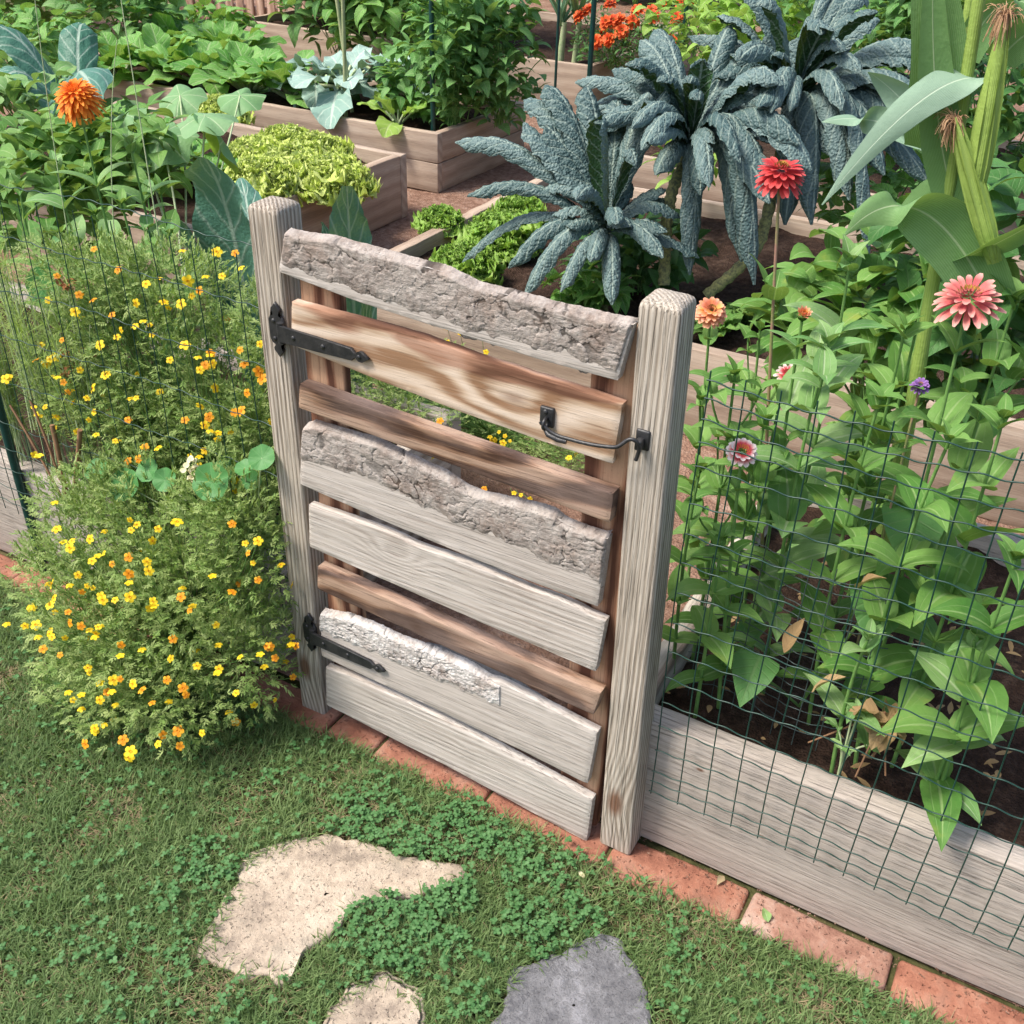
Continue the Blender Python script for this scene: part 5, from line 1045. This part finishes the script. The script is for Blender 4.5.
for px, py, Y, H_, sp, hd, lb in ((22, 300, .12, .62, .1, 0, 'yellow green wispy plant at the left edge'), (52, 270, .1, .62, .09, 4, 'wispy plant with rusty seed heads left of the fence top'), (2, 260, .3, .8, .14, 0, 'tall wispy stems in the left corner under the cabbage'), (100, 290, .12, .42, .06, 2, 'short feathery plant behind the upright wires'), (8, 400, .1, .5, .09, 0, 'low wispy tangle at the left edge above the stake'), (130, 110, .5, .0, 0, 0, None)):
    if lb is None: continue
    p = A(px, py, Y); b = (p[0], Y, .28); wispy('wispy_herb', lb, b, H_, 20, sp, heads=hd, cat='herb', group='wispy herbs at the left')
g = G(); t = thing('flowering_stalk', tuple(A(60, 330, .3)*[1, 1, 0]+[0, 0, .28]), 'long thin bare flower stalks arching over the top left', 'flower stalk')
for a, b in (((62, 230), (35, 0)), ((97, 210), (117, 40)), ((130, 60), (118, -20))): p = A(*a, .35); q = A(*b, .4); b0 = p*1; b0[2] = .28; g = G(); tube(g, bez(b0, p, q, 16), np.linspace(.0022, .0009, 17), 5); g.build('stalk', MAT['palestem'], t)
# brown stems low at the left
t = thing('woody_stems', tuple(A(62, 500, .0)*[1, 1, 0]), 'two reddish brown woody stems rising through the fence above the green stake', 'stems'); g = G()
for a, b in (((68, 510), (52, 425)), ((70, 515), (80, 430)), ((66, 505), (10, 405)), ((60, 480), (30, 400))): p = A(*a, .01); q = A(*b, .03); tube(g, bez(p-[0, 0, .0], (p+q)/2+[.01, 0, 0], q, 8), .006 if a[0] > 66 else .003, 8)
g.build('stems', MAT['brownstem'], t)

# ------------------------------------------------------------------ back beds
def leafbush(name, label, cat, c, rad, n, L, Wd, mat, pr=P_HRT, group=None, nst=14, fold=.2, wave=.05, up=.3, fl=None, flR=.03, stem='stem', nn=6, mm=4):
    c = np.array(c, float); rad = np.array(rad, float); base = np.array([c[0], c[1], max(0, c[2]-rad[2])]); t = thing(name, tuple(base), label, cat, group); g = G(); gs = G()
    d = rng.normal(size=(n, 3)); d /= np.linalg.norm(d, axis=1)[:, None]; P = c+d*rad*(rng.random(n)**.4)[:, None]*(1+.4*(fbm(d[:, 0]*2.5+c[0], d[:, 1]*2.5+d[:, 2]*2, 2)-.5))[:, None]; P[:, 2] = np.maximum(P[:, 2], base[2]+.02)
    P = P[(fbm(P[:, 0]*6, P[:, 1]*6+P[:, 2]*7, 3) > .33)]; N = len(P)
    leaves(g, P, np.arctan2(P[:, 1]-c[1], P[:, 0]-c[0])+rng.normal(0, .9, N), rng.normal(up, .45, N), L*rr(.6, 1.15, N), Wd*rr(.7, 1.1, N), rr(.5, 1.5, N), pr, fold, wave=wave, wf=1.5, roll=rng.normal(0, .35, N), n=nn, m=mm)
    for i in rng.choice(N, min(N, nst), replace=False): tube(gs, bez(base+rng.normal(0, .03, 3)*[1, 1, 0], (base+P[i])/2+[0, 0, .1], P[i], 7), .003, 5, caps=False)
    g.build('leaves', MAT[mat], t, orig=tuple(base)); gs.build('stems', MAT[stem], t, orig=tuple(base))
    if fl:
        for k in range(fl[1]):
            dd = rng.normal(size=3); dd[2] = abs(dd[2]); dd[1] = -abs(dd[1]); dd /= np.linalg.norm(dd); zflower(t, c+dd*rad*1.02, dd+[0, -.3, .5], flR, fl[0], layers=3, nper=10, disc=.2, pw=.25)
    return t
def gpt(px, py, z=.29): return at(px, py, 'z', z)
# B1: leafy greens, broccoli, canes, beans on the stakes
for px, py, R, lb in ((165, 82, .45, 'leafy turnip greens at the left end of the back bed'), (205, 88, .46, 'leafy turnip greens second in the row'), (250, 95, .46, 'leafy turnip greens in the middle of the back bed'), (292, 100, .42, 'leafy turnip greens left of the bamboo canes'), (120, 78, .42, 'leafy greens behind the orange flower'), (228, 66, .45, 'leafy greens in the second row below the picket fence'), (180, 60, .45, 'leafy greens in the second row at the left')):
    p = gpt(px, py); rosette('turnip_greens', p, R, 20, 'chard', lb, 'leafy greens', 'leafy greens in the back bed', petmat='palestem')
for px, py, R, lb in ((345, 108, .42, 'blue green broccoli plant beside the bamboo canes'), (385, 100, .4, 'blue green broccoli plant right of the canes'), (318, 104, .3, 'small broccoli plant left of the canes')):
    p = gpt(px, py); rosette('broccoli', p+[0, 0, .12], R, 13, 'glauc', lb, 'broccoli', 'broccoli plants', wd=.26, el=(.1, 1.1), bend=(.7, 1.6), wave=.3, petmat='palestem')
for (a, b), lb in ((((352, 112), (333, -30)), 'bamboo cane leaning left in the broccoli'), (((346, 116), (342, -30)), 'upright bamboo cane in the broccoli')):
    p = gpt(*a); q = at(b[0], b[1], 'y', p[1]); g = G(); tube(g, np.linspace(p, q, 12), .011*(1+.12*(np.arange(12) % 3 == 0)), 8); tag(g.build('bamboo_cane', MAT['bamboo']), lb, 'bamboo cane', 'bamboo canes')
for px, py, Y, H_, lb in ((455, 118, 4.0, .45, 'bean plants climbing beside the tall green stake'), (500, 105, 4.2, .42, 'bean plants right of the tall green stake, hanging over the bed end'), (415, 112, 4.1, .22, 'low bean leaves left of the tall green stake'), (470, 60, 4.5, .5, 'upper bean vines behind the stake')):
    p = A(px, py, Y); leafbush('bean_plant', lb, 'bean plant', (p[0], Y, .3+H_), (.24, .22, H_), int(520*H_/.45), .11, .034, 'bean', group='bean plants', nst=20)
rosette('yellow_kale', gpt(398, 126), .28, 8, 'lettuce2', 'yellow green leaf clump left of the tall stake', 'leafy greens', petmat='palestem')
# low plants round the top left and behind
for px, py, Y, rad, n, L, Wd, mat, lb in (
    (130, 40, 4.6, (.5, .3, .35), 420, .14, .05, 'bean', 'leafy vine mass behind the cabbage'),
    (20, 110, 2.6, (.3, .3, .25), 300, .12, .04, 'zin2', 'leafy clump under the cabbage leaves'),
    (120, 150, 1.5, (.35, .25, .2), 280, .12, .04, 'zin', 'dense leaves between the beds at the left'),
    (335, 22, 5.6, (.55, .4, .5), 620, .16, .055, 'bean', 'pale bean foliage right of the picket fence'),
    (385, 25, 5.4, (.5, .35, .5), 560, .15, .055, 'chard', 'bright green leafy mass behind the canes'),
    (330, -5, 6.6, (.9, .5, .6), 700, .17, .06, 'bean', 'tall leafy mass at the top centre left'),
    (450, 0, 6.8, (.7, .5, .6), 620, .17, .05, 'bean', 'tall leafy mass behind the bean stakes'),
    (205, 48, 5.2, (.5, .3, .16), 220, .15, .05, 'chard', 'leafy plants at the foot of the picket fence'),
    (20, 20, 4.6, (.7, .4, .4), 520, .15, .05, 'zin', 'leafy plants behind the cabbage at the left corner'),
    (140, 10, 6.2, (.35, .3, .5), 420, .15, .05, 'bean', 'climbing leaves left of the picket fence'),
    (60, 130, 1.9, (.5, .35, .25), 380, .12, .04, 'zin2', 'pale leafy growth behind the orange zinnia'),
    (40, 190, 1.2, (.4, .3, .25), 320, .12, .04, 'zin', 'leafy growth at the left edge behind the fence'),
    (60, -5, 6.2, (1., .5, .5), 620, .16, .05, 'zin', 'leafy plants at the very top left'),
    (775, 18, 7.0, (.6, .5, .4), 460, .17, .06, 'lettuce2', 'light green squash foliage behind the tall kale'),
    (700, 20, 5.4, (.35, .35, .25), 160, .12, .04, 'lettuce2', 'pale leaves poking up behind the kale'),
    (905, 40, 4.6, (.5, .35, .45), 700, .11, .035, 'bean', 'dark green leafy mass behind the right kale'),
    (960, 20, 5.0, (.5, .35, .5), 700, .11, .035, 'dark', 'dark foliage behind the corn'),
    (850, -5, 6.2, (.7, .5, .5), 600, .13, .04, 'bean', 'foliage along the top right of the picture'),
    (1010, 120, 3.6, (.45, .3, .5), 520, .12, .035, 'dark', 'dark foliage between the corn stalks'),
    (900, 190, 2.7, (.35, .3, .22), 420, .09, .03, 'chard', 'low green leaves under the corn leaves'),
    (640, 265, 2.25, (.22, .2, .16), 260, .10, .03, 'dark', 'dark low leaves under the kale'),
    (585, 285, 1.95, (.16, .1, .09), 130, .10, .03, 'chard', 'green leaves at the foot of the left kale'),
    (700, 150, 3.1, (.3, .2, .16), 160, .09, .03, 'lettuce2', 'small bright leaves showing between the kale stems'),
    (880, 320, 1.0, (.3, .15, .22), 220, .11, .035, 'zin', 'dense leaves at the back of the right bed'),
    (1000, 290, .95, (.25, .15, .3), 260, .12, .038, 'dark', 'dark leaves at the back right of the zinnias')):
    p = A(px, py, Y); leafbush('leafy_plant', lb, 'leafy plant', (p[0], Y, max(p[2], rad[2]+.28)), rad, n, L, Wd, mat, P_HRT if mat in ('bean', 'chard', 'lettuce2') else P_OVA, group='leafy plants in the beds')
# small seedlings on the kale bed soil by the coral zinnia
for px, py, lb in ((745, 325, 'small leafy herb clump right of the coral zinnia'), (715, 335, 'small green herb beside the right post top'), (790, 330, 'small green herb in front of the corn')):
    p = gpt(px, py); rosette('herb', (p[0], max(1.9, p[1]), .29), .14, 16, 'zin', lb, 'herb', 'small herbs in the kale bed', pr=P_OVA, wd=.3)
# leeks and red marigolds in the far bed
for px, py, lb in ((560, 62, 'leek with pale shank beside the thin stake'), (575, 60, 'leek leaning behind the tall stake')):
    p = gpt(px, py); t = thing('leek', tuple(p), lb, 'leek', 'leeks'); g = G(); n = 9; a = rr(0, 6.3, n)
    leaves(g, np.repeat([p+[0, 0, .25]], n, 0), a, rr(.7, 1.45, n), rr(.5, .8, n), .028, rr(.3, 1.3, n), P_GRASS, .5, n=12, m=4); g.build('leaves', MAT['leek'], t, orig=tuple(p)); g = G(); tube(g, [p-[0, 0, .02], p+[.02, 0, .28]], [.028, .02], 10); g.build('shank', MAT['palestem'], t, orig=tuple(p))
for px, py, lb in ((615, 30, 'red marigold bush left of the far stake'), (650, 35, 'red marigold bush with the densest flowers'), (690, 18, 'red marigold bush at the top behind the kale')):
    p = at(px, py, 'z', .55); leafbush('red_marigold', lb, 'marigold', (p[0], p[1], .5), (.35, .3, .22), 900, .06, .01, 'dark', P_LAN, group='red marigolds in the far bed', fl=('p_or' if False else 'p_red2', 8), flR=.06, up=.5)
# picket fence
pf = thing('picket_fence', (-7.2, 7.0, 0), 'short run of weathered pinkish pickets at the top left', 'picket fence')
for k in range(26):
    x = -8.6+k*.13; g = G(); bevbox(g, x, x+.09, 7.0, 7.022, .04, 1.25+.02*hsh(k), .004, 1, 6, .004, seed=k, ax=2); g.build('picket', MAT['picket'], pf)
g = G(); bevbox(g, -8.7, -5.1, 7.024, 7.06, .75, .84, .004); g.build('rail', MAT['picket'], pf)
g = G(); bevbox(g, -8.7, -5.1, 7.024, 7.06, .2, .29, .004); g.build('rail', MAT['picket'], pf)
# far hedge closing the garden
g = G(); n = 18000; x = rr(-14, 4, n); z = rr(.0, 1.7, n); y = 12+rr(-.5, .5, n)+.6*(fbm(x*1.3, z*2, 1)-.5)
leaves(g, np.stack([x, y, z], 1), rr(0, 6.3, n), rng.normal(.2, .6, n), rr(.1, .2, n), rr(.03, .06, n), rr(.3, 1.4, n), P_HRT, .2, n=4, m=2)
tag(g.build('far_foliage', MAT['bean']), 'far strip of mixed green foliage beyond the beds', 'foliage', kind='stuff')

g = G(); poly_slab(g, [at(a, b, 'z', .02)[:2] for a, b in ((425, 640), (470, 650), (560, 705), (600, 740), (520, 735), (440, 690))], -.02, .02, seed=4); tag(g.build('paver', MAT['grey']), 'flat grey paver on the path just behind the gate', 'paver')

# fallen bits on the brick edging and lawn
for px, py, mt, L, lb in ((724, 876, 'drygrass', .028, 'small tan fallen leaf lying on the brick edging'), (768, 922, 'zin2', .035, 'pale green torn leaf on the lime-stained brick'), (584, 878, 'p_cream', .02, 'tiny cream petal in the grass below the right post')):
    p = at(px, py, 'z', .006); g = G(); leaves(g, [p], rng.uniform(0, 6), .15, L, L*.28, .5, P_OVA, .3, wave=.3, wf=1, n=8, m=4); tag(g.build('fallen_leaf', MAT[mt]), lb, 'leaf', 'fallen leaves')
g = G(); n = 420; x = rr(-.85, 1., n); y = np.where(rng.random(n) < .6, rr(.02, .056, n), rr(-.06, .05, n)); sz_ = rr(.0005, .0024, n)**1.0
for k_ in range(3):
    leaves(g, np.stack([x, y, np.full(n, .004)], 1), rr(0, 6.3, n), rr(-.2, .9, n), sz_*2, sz_, rr(0, 1, n), P_OVA, .4, n=2, m=2)
tag(g.build('soil_crumbs', MAT['path']), 'dark crumbs of soil lodged on and between the bricks', 'soil', kind='stuff')
for px, py, R_, mt, lb in ((185, 175, .3, 'chard', 'leafy clump at the front of the lettuce bed'), (150, 160, .3, 'chard', 'leafy clump left of the lettuce'), (215, 190, .26, 'chard', 'leafy clump behind the collard'), (110, 140, .3, 'chard', 'leafy clump behind the orange zinnia leaves')):
    p = gpt(px, py); rosette('leafy_clump', p, R_, 16, mt, lb, 'leafy greens', 'leafy clumps in the lettuce bed', petmat='palestem')


p = A(45, 85, 3.2); leafbush('leafy_plant', 'leafy plant filling the gap beside the cabbage', 'leafy plant', (p[0], 3.2, .6), (.35, .3, .25), 300, .13, .045, 'chard', group='leafy plants in the beds')
